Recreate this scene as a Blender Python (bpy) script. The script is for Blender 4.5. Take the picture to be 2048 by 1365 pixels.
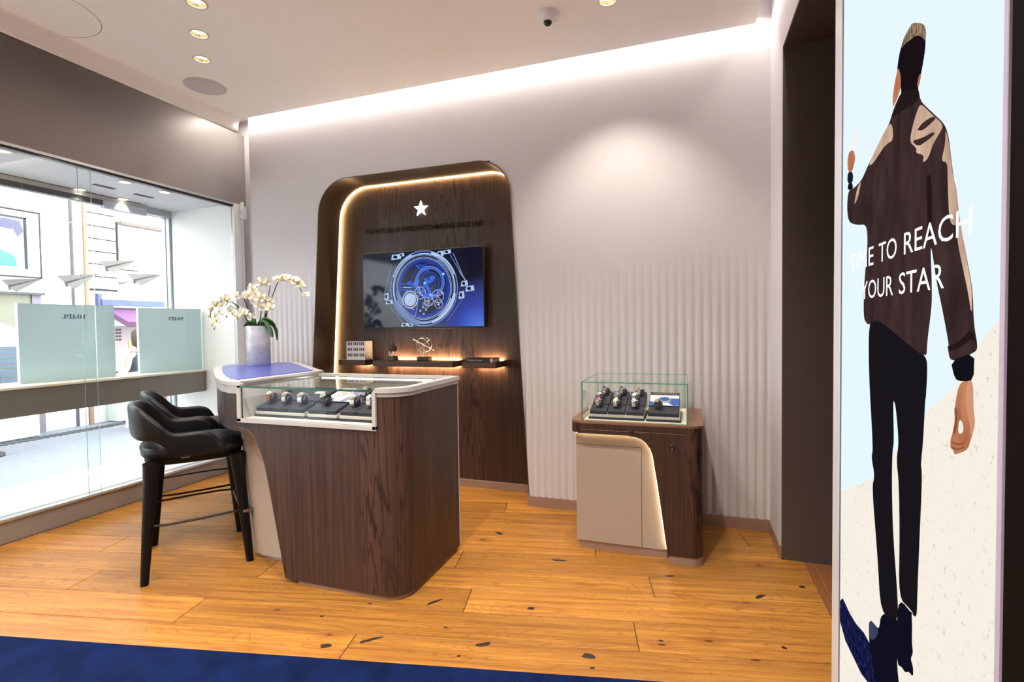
import bpy, bmesh, math, random
from mathutils import Vector, Matrix
from mathutils.geometry import tessellate_polygon
random.seed(7)
for _o in list(bpy.data.objects): bpy.data.objects.remove(_o)
SC = bpy.context.scene
COL = SC.collection

# ------------------------------------------------------------------ camera
def make_camera():
    yaw, pitch, roll = math.radians(18.98), math.radians(1.713), math.radians(-0.722)
    fwd = Vector((-math.sin(yaw)*math.cos(pitch), math.cos(yaw)*math.cos(pitch), -math.sin(pitch)))
    r0 = Vector((math.cos(yaw), math.sin(yaw), 0)); u0 = r0.cross(fwd)
    r = r0*math.cos(roll)+u0*math.sin(roll); u = -r0*math.sin(roll)+u0*math.cos(roll)
    cd = bpy.data.cameras.new('camera'); cam = bpy.data.objects.new('camera', cd); COL.objects.link(cam)
    m = Matrix((r, u, -fwd)).transposed().to_4x4(); m.translation = (0, 0, 1.25)
    cam.matrix_world = m
    cd.sensor_width = 36.0; cd.lens = 1018.4/2048*36; cd.clip_start = .02; cd.clip_end = 200
    SC.camera = cam
make_camera()

# ------------------------------------------------------------------ world, exposure
W = bpy.data.worlds.new('sky'); SC.world = W; W.use_nodes = True
bg = W.node_tree.nodes['Background']; bg.inputs[0].default_value = (.90, .95, 1, 1); bg.inputs[1].default_value = 9.5
SC.view_settings.view_transform = 'Standard'; SC.view_settings.look = 'None'
SC.view_settings.exposure = 0.0; SC.view_settings.gamma = 1.0; SC.view_settings.use_curve_mapping = False
cy = SC.cycles
cy.max_bounces = 10; cy.diffuse_bounces = 5; cy.glossy_bounces = 4; cy.transmission_bounces = 6; cy.transparent_max_bounces = 24
cy.use_denoising = True; cy.sample_clamp_indirect = 0; cy.caustics_reflective = False; cy.caustics_refractive = False

WARM = (1.0, .90, .775); COVE = (1.0, .90, .80); AMBER = (1.0, .66, .30)
P_SPOT, P_COVE = 47.0, 19.0

def area(name, loc, rot, sx, sy, power, color, parent=None):
    l = bpy.data.lights.new(name, 'AREA'); l.shape = 'RECTANGLE'; l.size = sx; l.size_y = sy; l.energy = power; l.color = color
    o = bpy.data.objects.new(name, l); COL.objects.link(o); o.location = loc; o.rotation_euler = rot
    if parent: o.parent = parent
    return o
# the LED line hidden in the ceiling slot: along the back wall, then along the right wall
area('cove_light', (-1.65, 3.312, 3.035), (0, 0, 0), 4.1, .03, P_COVE, COVE)
area('cove_light', (.44, 1.9, 3.035), (0, 0, 0), .03, 2.7, P_COVE*.3, COVE)

area('cove_light', (-3.62, 3.48, 3.11), (0, 0, 0), .32, .08, 2.5, COVE)

# ------------------------------------------------------------------ helpers
def tag(o, label=None, cat=None, group=None, kind=None):
    if label: o['label'] = label
    if cat: o['category'] = cat
    if group: o['group'] = group
    if kind: o['kind'] = kind
    return o

class MB:
    """collects faces; every face has a material slot and a smooth flag"""
    def __init__(s): s.v = []; s.f = []; s.m = []; s.s = []
    def add(s, vs, fs, mi=0, smooth=False, M=None):
        b = len(s.v)
        for p in vs:
            p = Vector(p)
            if M is not None: p = M @ p
            s.v.append(p)
        for f in fs:
            s.f.append([i+b for i in f]); s.m.append(mi); s.s.append(smooth)
        return s
    def box(s, x0, x1, y0, y1, z0, z1, mi=0, c=0.0, M=None):
        if c <= 0:
            vs = [(x, y, z) for x in (x0, x1) for y in (y0, y1) for z in (z0, z1)]
            fs = [(0,1,3,2), (4,6,7,5), (0,4,5,1), (2,3,7,6), (0,2,6,4), (1,5,7,3)]
            return s.add(vs, fs, mi, False, M)
        # chamfered box
        loops = []
        for z, k in ((z0, c), (z0+c, 0), (z1-c, 0), (z1, c)):
            a0, a1, b0, b1 = x0+k, x1-k, y0+k, y1-k
            d = c if k == 0 else c*.6
            loops.append([(a0+d, b0, z), (a1-d, b0, z), (a1, b0+d, z), (a1, b1-d, z), (a1-d, b1, z), (a0+d, b1, z), (a0, b1-d, z), (a0, b0+d, z)])
        return s.loft(loops, mi, False, True, M)
    def loft(s, loops, mi=0, smooth=True, caps=True, M=None, closed=True):
        n = len(loops[0]); vs = [p for L in loops for p in L]; fs = []
        for i in range(len(loops)-1):
            for j in range(n if closed else n-1):
                k = (j+1) % n
                fs.append((i*n+j, i*n+k, (i+1)*n+k, (i+1)*n+j))
        s.add(vs, fs, mi, smooth, M)
        if caps:
            s.poly(loops[0][::-1], mi, M); s.poly(loops[-1], mi, M)
        return s
    def poly(s, pts, mi=0, M=None, holes=()):
        """flat polygon, concave allowed, with holes"""
        pl = [[Vector(p) for p in pts]]+[[Vector(p) for p in h] for h in holes]
        if not holes and len(pts) <= 4:
            return s.add(pts, [tuple(range(len(pts)))], mi, False, M)
        tris = tessellate_polygon(pl); allp = [p for L in pl for p in L]
        nrm = Vector((0,0,0)); L = pl[0]
        for i in range(len(L)): nrm += L[i].cross(L[(i+1) % len(L)])
        out = []
        for a, b, c in tris:
            n = (allp[b]-allp[a]).cross(allp[c]-allp[a])
            if n.length < 1e-12: continue
            out.append((a, b, c) if n.dot(nrm) > 0 else (a, c, b))
        return s.add(allp, out, mi, False, M)
    def prism(s, pts, axis, a0, a1, mi=0, mside=None, smooth=False, M=None):
        """2-D polygon extruded along axis; pts are the two other coordinates in order (x: y,z; y: x,z; z: x,y)"""
        def P(p, a):
            if axis == 'z': return (p[0], p[1], a)
            if axis == 'y': return (p[0], a, p[1])
            return (a, p[0], p[1])
        A = [P(p, a0) for p in pts]; B = [P(p, a1) for p in pts]; n = len(pts)
        s.poly(A[::-1], mi, M); s.poly(B, mi, M)
        fs = [(j, (j+1) % n, n+(j+1) % n, n+j) for j in range(n)]
        return s.add(A+B, fs, mi if mside is None else mside, smooth, M)
    def tube(s, path, r, n=8, mi=0, smooth=True, M=None, flat=1.0, caps=True):
        P = [Vector(p) for p in path]; R = r if isinstance(r, (list, tuple)) else [r]*len(P)
        loops = []; up = None
        for i, p in enumerate(P):
            t = (P[min(i+1, len(P)-1)]-P[max(i-1, 0)]).normalized()
            if up is None:
                up = Vector((0, 0, 1)) if abs(t.z) < .95 else Vector((1, 0, 0))
            a = t.cross(up).normalized(); b = a.cross(t).normalized(); up = b
            loops.append([p+a*R[i]*math.cos(q)+b*R[i]*flat*math.sin(q) for q in (2*math.pi*k/n for k in range(n))])
        return s.loft(loops, mi, smooth, caps, M)
    def lathe(s, prof, n=24, mi=0, M=None, smooth=True, caps=True, c=(0, 0)):
        loops = [[(c[0]+r*math.cos(2*math.pi*k/n), c[1]+r*math.sin(2*math.pi*k/n), z) for k in range(n)] for r, z in prof]
        return s.loft(loops, mi, smooth, caps, M)
    def sphere(s, c, r, n=10, m=6, mi=0, M=None, sc=(1, 1, 1)):
        loops = []
        for i in range(m+1):
            a = -math.pi/2+math.pi*i/m; q = max(math.cos(a), .02)
            loops.append([(c[0]+sc[0]*r*q*math.cos(2*math.pi*k/n), c[1]+sc[1]*r*q*math.sin(2*math.pi*k/n), c[2]+sc[2]*r*math.sin(a)) for k in range(n)])
        return s.loft(loops, mi, True, True, M)

ORI = {}
def thing(name, label, cat, loc=(0, 0, 0), rz=0.0, group=None):
    o = bpy.data.objects.new(name, None); COL.objects.link(o); o.location = loc; o.rotation_euler = (0, 0, rz)
    o.empty_display_size = .05
    ORI[o.name] = Vector(loc)
    return tag(o, label, cat, group)
def obj(name, mb, mats, parent=None, local=False, weld=False, bevel=0, subsurf=0, origin=None):
    """links the faces as ONE mesh object; coordinates are the world's unless local"""
    if not isinstance(mats, (list, tuple)): mats = [mats]
    off = Vector((0, 0, 0))
    if not local:
        if origin is not None: off = Vector(origin)
        elif parent is not None: off = ORI.get(parent.name, off)
    me = bpy.data.meshes.new(name)
    me.from_pydata([tuple(p-off) for p in mb.v], [], mb.f)
    for m in mats: me.materials.append(m)
    me.polygons.foreach_set('material_index', mb.m); me.polygons.foreach_set('use_smooth', mb.s)
    if weld:
        bm = bmesh.new(); bm.from_mesh(me); bmesh.ops.remove_doubles(bm, verts=bm.verts, dist=1e-5)
        bmesh.ops.dissolve_degenerate(bm, edges=bm.edges, dist=1e-6); bm.to_mesh(me); bm.free()
    me.update()
    o = bpy.data.objects.new(name, me); COL.objects.link(o)
    if parent is not None:
        o.parent = parent
        base = ORI.get(parent.name, Vector((0, 0, 0)))
        ORI[o.name] = base if local or origin is None else off
        if origin is not None and not local: o.location = off-base
    else:
        ORI[o.name] = off
        if origin is not None and not local: o.location = off
    if bevel:
        b = o.modifiers.new('bevel', 'BEVEL'); b.width = bevel; b.segments = 2; b.limit_method = 'ANGLE'; b.angle_limit = math.radians(40)
    if subsurf:
        q = o.modifiers.new('subsurf', 'SUBSURF'); q.levels = q.render_levels = subsurf
    return o
def struct(name, mb, mats, parent=None, **k):
    o = obj(name, mb, mats, parent, **k)
    if parent is None: o['kind'] = 'structure'
    return o
def copy_tree(o, parent=None, keep=None):
    c = o.copy(); COL.objects.link(c)
    if parent is not None: c.parent = parent
    for ch in list(o.children): copy_tree(ch, c)
    return c
def T(x, y, z): return Matrix.Translation((x, y, z))
def RX(a): return Matrix.Rotation(a, 4, 'X')
def RY(a): return Matrix.Rotation(a, 4, 'Y')
def RZ(a): return Matrix.Rotation(a, 4, 'Z')

def arc(cx, cy_, r, a0, a1, n):
    return [(cx+r*math.cos(math.radians(a0+(a1-a0)*i/n)), cy_+r*math.sin(math.radians(a0+(a1-a0)*i/n))) for i in range(n+1)]
def rrect(x0, x1, y0, y1, r, n=6):
    """rounded rectangle, r is one radius or (bl, br, tr, tl)"""
    if not isinstance(r, (list, tuple)): r = (r,)*4
    out = []
    for (cx, cyy, rr, a) in ((x0+r[0], y0+r[0], r[0], 180), (x1-r[1], y0+r[1], r[1], 270), (x1-r[2], y1-r[2], r[2], 0), (x0+r[3], y1-r[3], r[3], 90)):
        out += arc(cx, cyy, rr, a, a+90, n) if rr > 0 else [(cx, cyy)]
    return out
def fillet(pts, radii, n=8):
    """round the inner corners of an open 2-D polyline"""
    out = [Vector(pts[0]).to_2d()]
    for i in range(1, len(pts)-1):
        p = Vector(pts[i]).to_2d(); a = (Vector(pts[i-1]).to_2d()-p); b = (Vector(pts[i+1]).to_2d()-p); r = radii[i-1]
        if r <= 0: out.append(p); continue
        a.normalize(); b.normalize(); ang = a.angle(b); d = r/math.tan(ang/2)
        c = p+(a+b).normalized()*(r/math.sin(ang/2)); s0 = p+a*d-c; s1 = p+b*d-c
        t0 = math.atan2(s0.y, s0.x); t1 = math.atan2(s1.y, s1.x); dt = (t1-t0+math.pi) % (2*math.pi)-math.pi
        out += [c+Vector((math.cos(t0+dt*k/n), math.sin(t0+dt*k/n)))*r for k in range(n+1)]
    out.append(Vector(pts[-1]).to_2d())
    return [tuple(p) for p in out]
def text_mb(body, x0, x1, z0, z1, y, mi=0, mb=None, depth=.001, M=None, shear=0, bold=0):
    """lettering filling the box x0..x1, z0..z1 in the plane y, readable from -y"""
    cu = bpy.data.curves.new('lettering', 'FONT'); cu.body = body; cu.size = 1; cu.resolution_u = 3; cu.shear = shear
    cu.offset = bold
    o = bpy.data.objects.new('lettering', cu); COL.objects.link(o)
    dg = bpy.context.evaluated_depsgraph_get(); dg.update()
    me = bpy.data.meshes.new_from_object(o.evaluated_get(dg)); bpy.data.objects.remove(o); bpy.data.curves.remove(cu)
    xs = [v.co.x for v in me.vertices]; ys = [v.co.y for v in me.vertices]
    ax, bx, ay, by = min(xs), max(xs), min(ys), max(ys)
    vs = [(x0+(v.co.x-ax)/(bx-ax)*(x1-x0), y, z0+(v.co.y-ay)/(by-ay)*(z1-z0)) for v in me.vertices]
    fs = [tuple(p.vertices) for p in me.polygons]
    bpy.data.meshes.remove(me)
    mb = mb or MB(); mb.add(vs, fs, mi, False, M)
    return mb

# ------------------------------------------------------------------ materials
def new_mat(name):
    m = bpy.data.materials.new(name); m.use_nodes = True
    nt = m.node_tree; return m, nt, nt.nodes['Principled BSDF'], nt.nodes['Material Output']
def mat(name, col, rough=.5, metal=0, spec=.5, emit=None, es=1, bump=0, bscale=200, var=0, vscale=6, coat=0, trans=0, sss=0):
    m, nt, b, out = new_mat(name); L = nt.links
    b.inputs['Base Color'].default_value = (*col, 1); b.inputs['Roughness'].default_value = rough; b.inputs['Metallic'].default_value = metal
    b.inputs['Specular IOR Level'].default_value = spec; b.inputs['Coat Weight'].default_value = coat
    if emit: b.inputs['Emission Color'].default_value = (*emit, 1); b.inputs['Emission Strength'].default_value = es
    if trans: b.inputs['Transmission Weight'].default_value = trans
    if bump or var:
        tc = nt.nodes.new('ShaderNodeTexCoord')
    if var:
        n = nt.nodes.new('ShaderNodeTexNoise'); n.inputs['Scale'].default_value = vscale; n.inputs['Detail'].default_value = 4
        L.new(tc.outputs['Object'], n.inputs['Vector'])
        r = nt.nodes.new('ShaderNodeValToRGB'); r.color_ramp.elements[0].position = .3; r.color_ramp.elements[1].position = .7
        r.color_ramp.elements[0].color = (*[c*(1-var) for c in col], 1); r.color_ramp.elements[1].color = (*[min(1, c*(1+var)) for c in col], 1)
        L.new(n.outputs['Fac'], r.inputs['Fac']); L.new(r.outputs['Color'], b.inputs['Base Color'])
    if bump:
        n = nt.nodes.new('ShaderNodeTexNoise'); n.inputs['Scale'].default_value = bscale; n.inputs['Detail'].default_value = 3
        L.new(tc.outputs['Object'], n.inputs['Vector'])
        u = nt.nodes.new('ShaderNodeBump'); u.inputs['Strength'].default_value = bump; u.inputs['Distance'].default_value = .002
        L.new(n.outputs['Fac'], u.inputs['Height']); L.new(u.outputs['Normal'], b.inputs['Normal'])
    return m
def emat(name, col, s):
    m, nt, b, out = new_mat(name); nt.nodes.remove(b)
    e = nt.nodes.new('ShaderNodeEmission'); e.inputs[0].default_value = (*col, 1); e.inputs[1].default_value = s
    nt.links.new(e.outputs[0], out.inputs[0]); return m
def wood(name, dark, lite, axis='z', rough=.45, red=None):
    """open-pored dark veneer, grain along one axis with a few cathedral streaks"""
    m, nt, b, out = new_mat(name); L = nt.links; N = nt.nodes.new
    tc = N('ShaderNodeTexCoord'); mp = N('ShaderNodeMapping'); L.new(tc.outputs['Object'], mp.inputs[0])
    s = {'x': (1.2, 90, 90), 'y': (90, 1.2, 90), 'z': (140, 140, 1.6)}[axis]; mp.inputs['Scale'].default_value = s
    n1 = N('ShaderNodeTexNoise'); n1.inputs['Scale'].default_value = 1; n1.inputs['Detail'].default_value = 5; n1.inputs['Roughness'].default_value = .65; L.new(mp.outputs[0], n1.inputs['Vector'])
    mp2 = N('ShaderNodeMapping'); L.new(tc.outputs['Object'], mp2.inputs[0])
    mp2.inputs['Scale'].default_value = {'x': (.9, 9, 9), 'y': (9, .9, 9), 'z': (9, 9, .9)}[axis]
    n2 = N('ShaderNodeTexNoise'); n2.inputs['Scale'].default_value = 1; n2.inputs['Detail'].default_value = 3; n2.inputs['Distortion'].default_value = .6; L.new(mp2.outputs[0], n2.inputs['Vector'])
    # cathedral figure: contour lines of a stretched noise, kept to where another noise is high
    mu = N('ShaderNodeMath'); mu.operation = 'MULTIPLY'; mu.inputs[1].default_value = 11; L.new(n2.outputs['Fac'], mu.inputs[0])
    fr = N('ShaderNodeMath'); fr.operation = 'PINGPONG'; fr.inputs[1].default_value = .5; L.new(mu.outputs[0], fr.inputs[0])
    st = N('ShaderNodeMapRange'); st.inputs[1].default_value = .0; st.inputs[2].default_value = .22; st.inputs[3].default_value = .0; st.inputs[4].default_value = 1; L.new(fr.outputs[0], st.inputs[0])
    mp3 = N('ShaderNodeMapping'); L.new(tc.outputs['Object'], mp3.inputs[0]); mp3.inputs['Scale'].default_value = {'x': (.15, 4, 4), 'y': (4, .15, 4), 'z': (4, 4, .15)}[axis]
    n3 = N('ShaderNodeTexNoise'); n3.inputs['Scale'].default_value = 1; n3.inputs['Detail'].default_value = 1; L.new(mp3.outputs[0], n3.inputs['Vector'])
    k3 = N('ShaderNodeMapRange'); k3.inputs[1].default_value = .52; k3.inputs[2].default_value = .62; L.new(n3.outputs['Fac'], k3.inputs[0])
    r = N('ShaderNodeValToRGB'); e = r.color_ramp.elements; e[0].position = .34; e[1].position = .68; e[0].color = (*dark, 1); e[1].color = (*lite, 1); L.new(n1.outputs['Fac'], r.inputs[0])
    inv = N('ShaderNodeMath'); inv.operation = 'SUBTRACT'; inv.inputs[0].default_value = 1; L.new(st.outputs[0], inv.inputs[1])
    k = N('ShaderNodeMath'); k.operation = 'MULTIPLY'; L.new(inv.outputs[0], k.inputs[0]); L.new(k3.outputs[0], k.inputs[1])
    k2 = N('ShaderNodeMath'); k2.operation = 'MULTIPLY'; L.new(k.outputs[0], k2.inputs[0]); k2.inputs[1].default_value = 1.0
    mx0 = N('ShaderNodeMix'); mx0.data_type = 'RGBA'; L.new(k3.outputs[0], mx0.inputs[0]); L.new(r.outputs[0], mx0.inputs[6])
    rd = red or tuple(c*1.25 for c in lite); mx0.inputs[7].default_value = (*rd, 1)
    mm = N('ShaderNodeMix'); mm.data_type = 'RGBA'; mm.inputs[0].default_value = .45; L.new(r.outputs[0], mm.inputs[6]); L.new(mx0.outputs[2], mm.inputs[7])
    mx = N('ShaderNodeMix'); mx.data_type = 'RGBA'; L.new(k2.outputs[0], mx.inputs[0]); L.new(mm.outputs[2], mx.inputs[6]); mx.inputs[7].default_value = (*[c*.45 for c in dark], 1)
    L.new(mx.outputs[2], b.inputs['Base Color']); b.inputs['Roughness'].default_value = rough
    bp = N('ShaderNodeBump'); bp.inputs['Strength'].default_value = .25; bp.inputs['Distance'].default_value = .002; L.new(n1.outputs['Fac'], bp.inputs['Height']); L.new(bp.outputs[0], b.inputs['Normal'])
    return m
def glass(name, tint=(.985, 1, .99), ior=1.45, boost=1.0):
    """clear sheet glass: see-through with a Fresnel mirror"""
    m, nt, b, out = new_mat(name); nt.nodes.remove(b); N = nt.nodes.new; L = nt.links
    t = N('ShaderNodeBsdfTransparent'); t.inputs[0].default_value = (*tint, 1)
    g = N('ShaderNodeBsdfGlossy'); g.inputs['Roughness'].default_value = .01; g.inputs[0].default_value = (.95, 1, .98, 1)
    f = N('ShaderNodeFresnel'); f.inputs[0].default_value = ior
    ge = N('ShaderNodeNewGeometry'); iv = N('ShaderNodeMath'); iv.operation = 'SUBTRACT'; iv.inputs[0].default_value = 1; L.new(ge.outputs['Backfacing'], iv.inputs[1])
    ff = N('ShaderNodeMath'); ff.operation = 'MULTIPLY'; L.new(f.outputs[0], ff.inputs[0]); L.new(iv.outputs[0], ff.inputs[1])   # the far face of a sheet does not mirror again
    x = N('ShaderNodeMixShader'); L.new(ff.outputs[0], x.inputs[0]); L.new(t.outputs[0], x.inputs[1]); L.new(g.outputs[0], x.inputs[2]); L.new(x.outputs[0], out.inputs[0])
    return m
M_WALL = mat('ribbed_wall_paint', (.63, .605, .63), .65, spec=.3)
M_CEIL = mat('ceiling_paint', (.86, .845, .84), .8, spec=.2)
M_SLOT = mat('slot_white', (.85, .82, .78), .8)
M_TAUPE = mat('taupe_metal_panel', (.30, .275, .265), .42, metal=.3, bump=.04, bscale=600)
M_BRONZE = mat('dark_bronze_panel', (.11, .086, .082), .38, metal=.35, bump=.03, bscale=500)
M_REVEAL = mat('bronze_reveal', (.13, .10, .082), .34, metal=.4)
M_DKBROWN = mat('dark_brown_panel', (.005, .003, .003), .7, spec=.05)
M_WENGE = wood('wenge_veneer', (.014, .0068, .0055), (.070, .031, .022), 'z')
M_WENGEX = wood('wenge_veneer_across', (.030, .015, .011), (.105, .050, .036), 'x')
M_TOPWOOD = wood('walnut_top_veneer', (.12, .055, .03), (.30, .145, .08), 'x', .4)
M_WHITE = mat('white_lacquer', (.47, .46, .465), .4)
M_WHITE2 = mat('white_window_lining', (.86, .86, .86), .5)
M_CREAM = mat('cream_mat', (.78, .70, .58), .8)
M_BEIGE = mat('beige_leatherette', (.38, .315, .265), .6, bump=.06, bscale=900)
M_ROSE = mat('rose_beige_plinth', (.36, .25, .20), .4, metal=.35)
M_ALU = mat('aluminium', (.62, .62, .63), .32, metal=.9)
M_BLUE = mat('blue_leather_pad', (.062, .085, .40), .28, bump=.05, bscale=700)
M_LEATHER = mat('black_leather', (.0055, .0055, .0065), .42, bump=.2, bscale=260, spec=.27)
M_BLKWOOD = mat('black_stained_wood', (.004, .003, .003), .45, spec=.2)
M_BLKMETAL = mat('black_metal', (.02, .02, .022), .3, metal=.6)
M_GLASS = glass('clear_glass')
M_GREEN = mat('green_glass_edge', (.05, .33, .22), .15, trans=.3)
M_GREENS = mat('showcase_glass_edge', (.02, .10, .055), .15, trans=.3)
M_LED = emat('warm_led', (1.0, .66, .28), 30.0)
M_LEDW = emat('soft_warm_led', (1.0, .78, .46), 26.0)
M_LEDS = emat('shelf_led', (1.0, .67, .32), 330.0)
M_NAVY = mat('navy_suede', (.018, .021, .040), .75)
M_ACRYL = mat('pale_acrylic', (.55, .54, .53), .25)
M_STEEL = mat('polished_steel', (.62, .62, .60), .22, metal=1)
M_BRACE = mat('steel_bracelet', (.72, .71, .68), .35, metal=.55)
M_GOLD = mat('rose_gold', (.75, .43, .22), .25, metal=1)
M_BLACK = mat('black_plastic', (.012, .012, .013), .4)
M_RUG = mat('navy_rug_pile', (.002, .0085, .050), .95, bump=.6, bscale=500, var=.35, vscale=9, spec=.1)
M_PLASTER = mat('white_facade_plaster', (.82, .82, .82), .9)

# ================================================================== SETTING
XL, XR, YW, YN = -3.81, .467, 3.34, 3.62
ZC = 2.95
# floor: a slab under individually laid oak planks
def oak():
    m, nt, b, out = new_mat('oiled_oak'); L = nt.links; N = nt.nodes.new
    tc = N('ShaderNodeTexCoord'); oi = N('ShaderNodeObjectInfo')
    ad = N('ShaderNodeVectorMath'); ad.operation = 'ADD'
    sc = N('ShaderNodeVectorMath'); sc.operation = 'SCALE'; sc.inputs[3].default_value = 37.0
    cb = N('ShaderNodeCombineXYZ'); L.new(oi.outputs['Random'], cb.inputs[0]); L.new(oi.outputs['Random'], cb.inputs[1]); L.new(cb.outputs[0], sc.inputs[0])
    L.new(tc.outputs['Object'], ad.inputs[0]); L.new(sc.outputs[0], ad.inputs[1])
    mp = N('ShaderNodeMapping'); mp.inputs['Scale'].default_value = (1.6, 42, 1); L.new(ad.outputs[0], mp.inputs[0])
    n1 = N('ShaderNodeTexNoise'); n1.inputs['Scale'].default_value = 1; n1.inputs['Detail'].default_value = 7; n1.inputs['Roughness'].default_value = .62; n1.inputs['Distortion'].default_value = .5; L.new(mp.outputs[0], n1.inputs['Vector'])
    mp2 = N('ShaderNodeMapping'); mp2.inputs['Scale'].default_value = (1.0, 6.5, 1); L.new(ad.outputs[0], mp2.inputs[0])
    n2 = N('ShaderNodeTexNoise'); n2.inputs['Scale'].default_value = 1; n2.inputs['Detail'].default_value = 2; n2.inputs['Distortion'].default_value = .9; L.new(mp2.outputs[0], n2.inputs['Vector'])
    mu = N('ShaderNodeMath'); mu.operation = 'MULTIPLY'; mu.inputs[1].default_value = 26; L.new(n2.outputs['Fac'], mu.inputs[0])
    pp = N('ShaderNodeMath'); pp.operation = 'PINGPONG'; pp.inputs[1].default_value = .5; L.new(mu.outputs[0], pp.inputs[0])
    r1 = N('ShaderNodeValToRGB'); e = r1.color_ramp.elements; e[0].position = .30; e[0].color = (.24, .088, .016, 1); e[1].position = .72; e[1].color = (.53, .245, .045, 1); L.new(n1.outputs['Fac'], r1.inputs[0])
    k = N('ShaderNodeMapRange'); k.inputs[1].default_value = 0; k.inputs[2].default_value = .16; k.inputs[3].default_value = .55; k.inputs[4].default_value = 0; L.new(pp.outputs[0], k.inputs[0])
    mx = N('ShaderNodeMix'); mx.data_type = 'RGBA'; L.new(k.outputs[0], mx.inputs[0]); L.new(r1.outputs[0], mx.inputs[6]); mx.inputs[7].default_value = (.20, .075, .018, 1)
    hs = N('ShaderNodeHueSaturation'); L.new(mx.outputs[2], hs.inputs['Color'])
    mr = N('ShaderNodeMapRange'); mr.inputs[3].default_value = .80; mr.inputs[4].default_value = 1.14; L.new(oi.outputs['Random'], mr.inputs[0]); L.new(mr.outputs[0], hs.inputs['Value'])
    # brown halos and small pin knots
    mp4 = N('ShaderNodeMapping'); mp4.inputs['Scale'].default_value = (2.4, 5.0, 1); L.new(ad.outputs[0], mp4.inputs[0])
    vo = N('ShaderNodeTexVoronoi'); vo.inputs['Scale'].default_value = 1.0; L.new(mp4.outputs[0], vo.inputs['Vector'])
    kv = N('ShaderNodeMapRange'); kv.inputs[1].default_value = .04; kv.inputs[2].default_value = .22; kv.inputs[3].default_value = .6; kv.inputs[4].default_value = 0; L.new(vo.outputs['Distance'], kv.inputs[0])
    mx2 = N('ShaderNodeMix'); mx2.data_type = 'RGBA'; L.new(kv.outputs[0], mx2.inputs[0]); L.new(hs.outputs[0], mx2.inputs[6]); mx2.inputs[7].default_value = (.22, .07, .018, 1)
    kp = N('ShaderNodeMapRange'); kp.inputs[1].default_value = .025; kp.inputs[2].default_value = .05; kp.inputs[3].default_value = .8; kp.inputs[4].default_value = 0; L.new(vo.outputs['Distance'], kp.inputs[0])
    mx3 = N('ShaderNodeMix'); mx3.data_type = 'RGBA'; L.new(kp.outputs[0], mx3.inputs[0]); L.new(mx2.outputs[2], mx3.inputs[6]); mx3.inputs[7].default_value = (.035, .014, .006, 1)
    L.new(mx3.outputs[2], b.inputs['Base Color']); b.inputs['Roughness'].default_value = .44; b.inputs['Specular IOR Level'].default_value = .3
    bp = N('ShaderNodeBump'); bp.inputs['Strength'].default_value = .12; bp.inputs['Distance'].default_value = .002; L.new(n1.outputs['Fac'], bp.inputs['Height']); L.new(bp.outputs[0], b.inputs['Normal'])
    return m
M_OAK = oak()
M_OAKD = wood('darker_threshold_oak', (.17, .062, .02), (.30, .125, .045), 'y', .4)
M_JOINT = mat('dark_joint', (.05, .02, .008), .9)
M_KNOT = mat('filled_knot', (.022, .012, .008), .5, var=.4, vscale=60)
floor = struct('floor', MB().box(-3.95, 1.9, -1.7, 3.75, -.06, -.003), M_JOINT)
ANG = math.radians(12.1); UX, UY = math.cos(ANG), math.sin(ANG); NX, NY = -UY, UX
def clip_poly(pts, a, b, c):        # keep a*x+b*y<=c
    out = []
    for i in range(len(pts)):
        p, q = pts[i], pts[(i+1) % len(pts)]; dp, dq = a*p[0]+b*p[1]-c, a*q[0]+b*q[1]-c
        if dp <= 0: out.append(p)
        if (dp < 0) != (dq < 0) and dp != dq:
            t = dp/(dp-dq); out.append((p[0]+(q[0]-p[0])*t, p[1]+(q[1]-p[1])*t))
    return out
JOINTS = {1.95: [-1.71, .24], 2.15: [-2.45, -.49], 2.55: [-2.68, -.62], 1.75: [-.89], 2.35: [-1.59, .36], 3.35: [-.47], 2.75: [-1.2, .11], 2.95: [-1.9, .97], 3.15: [-1.3]}
def lay_planks():
    k = -10
    for row in range(-12, 17):
        n0 = 1.95+.2*row; n1 = n0+.2
        js = JOINTS.get(round(n0, 2))
        if js is None:
            s = -4.4+((row*73) % 17)*.09; js = []
            while s < 2: js.append(s); s += 1.75+((row*31+len(js)*7) % 5)*.12
        us = [-4.6]+[j for j in sorted(js) if -4.5 < j < 1.9]+[2.2]
        for a, b in zip(us[:-1], us[1:]):
            g = .0016
            q = [(u*UX+n*NX, u*UY+n*NY) for u, n in ((a+g, n0+g), (b-g, n0+g), (b-g, n1-g), (a+g, n1-g))]
            for c in ((-1, 0, 3.80), (1, 0, .575), (0, -1, 1.6), (0, 1, 3.72)):
                q = clip_poly(q, *c)
                if len(q) < 3: break
            if len(q) < 3: continue
            ar = abs(sum(q[i][0]*q[(i+1) % len(q)][1]-q[(i+1) % len(q)][0]*q[i][1] for i in range(len(q))))/2
            if ar < .004: continue
            cx = sum(p[0] for p in q)/len(q); cyy = sum(p[1] for p in q)/len(q)
            loc = [((p[0]-cx)*UX+(p[1]-cyy)*UY, (p[0]-cx)*NX+(p[1]-cyy)*NY) for p in q]
            ins = []
            for p in loc:
                d = math.hypot(*p); ins.append((p[0]-math.copysign(.0015, p[0]), p[1]-math.copysign(.0015, p[1])))
            mb = MB(); z = ((row*7+len(us)*3) % 5)*.00012
            mb.loft([[(*p, -.012) for p in loc], [(*p, -.0015+z) for p in loc], [(*p, z) for p in ins]], 0, False)
            o = obj('plank', mb, M_OAK, floor, local=True)
            o.location = (cx, cyy, 0); o.rotation_euler = (0, 0, ANG)
lay_planks()
for i in range(3):
    x0 = .577+i*.2
    obj('plank', MB().box(x0, x0+.198, -1.6, 3.72, -.012, 0, c=.001), M_OAKD, floor)
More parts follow.
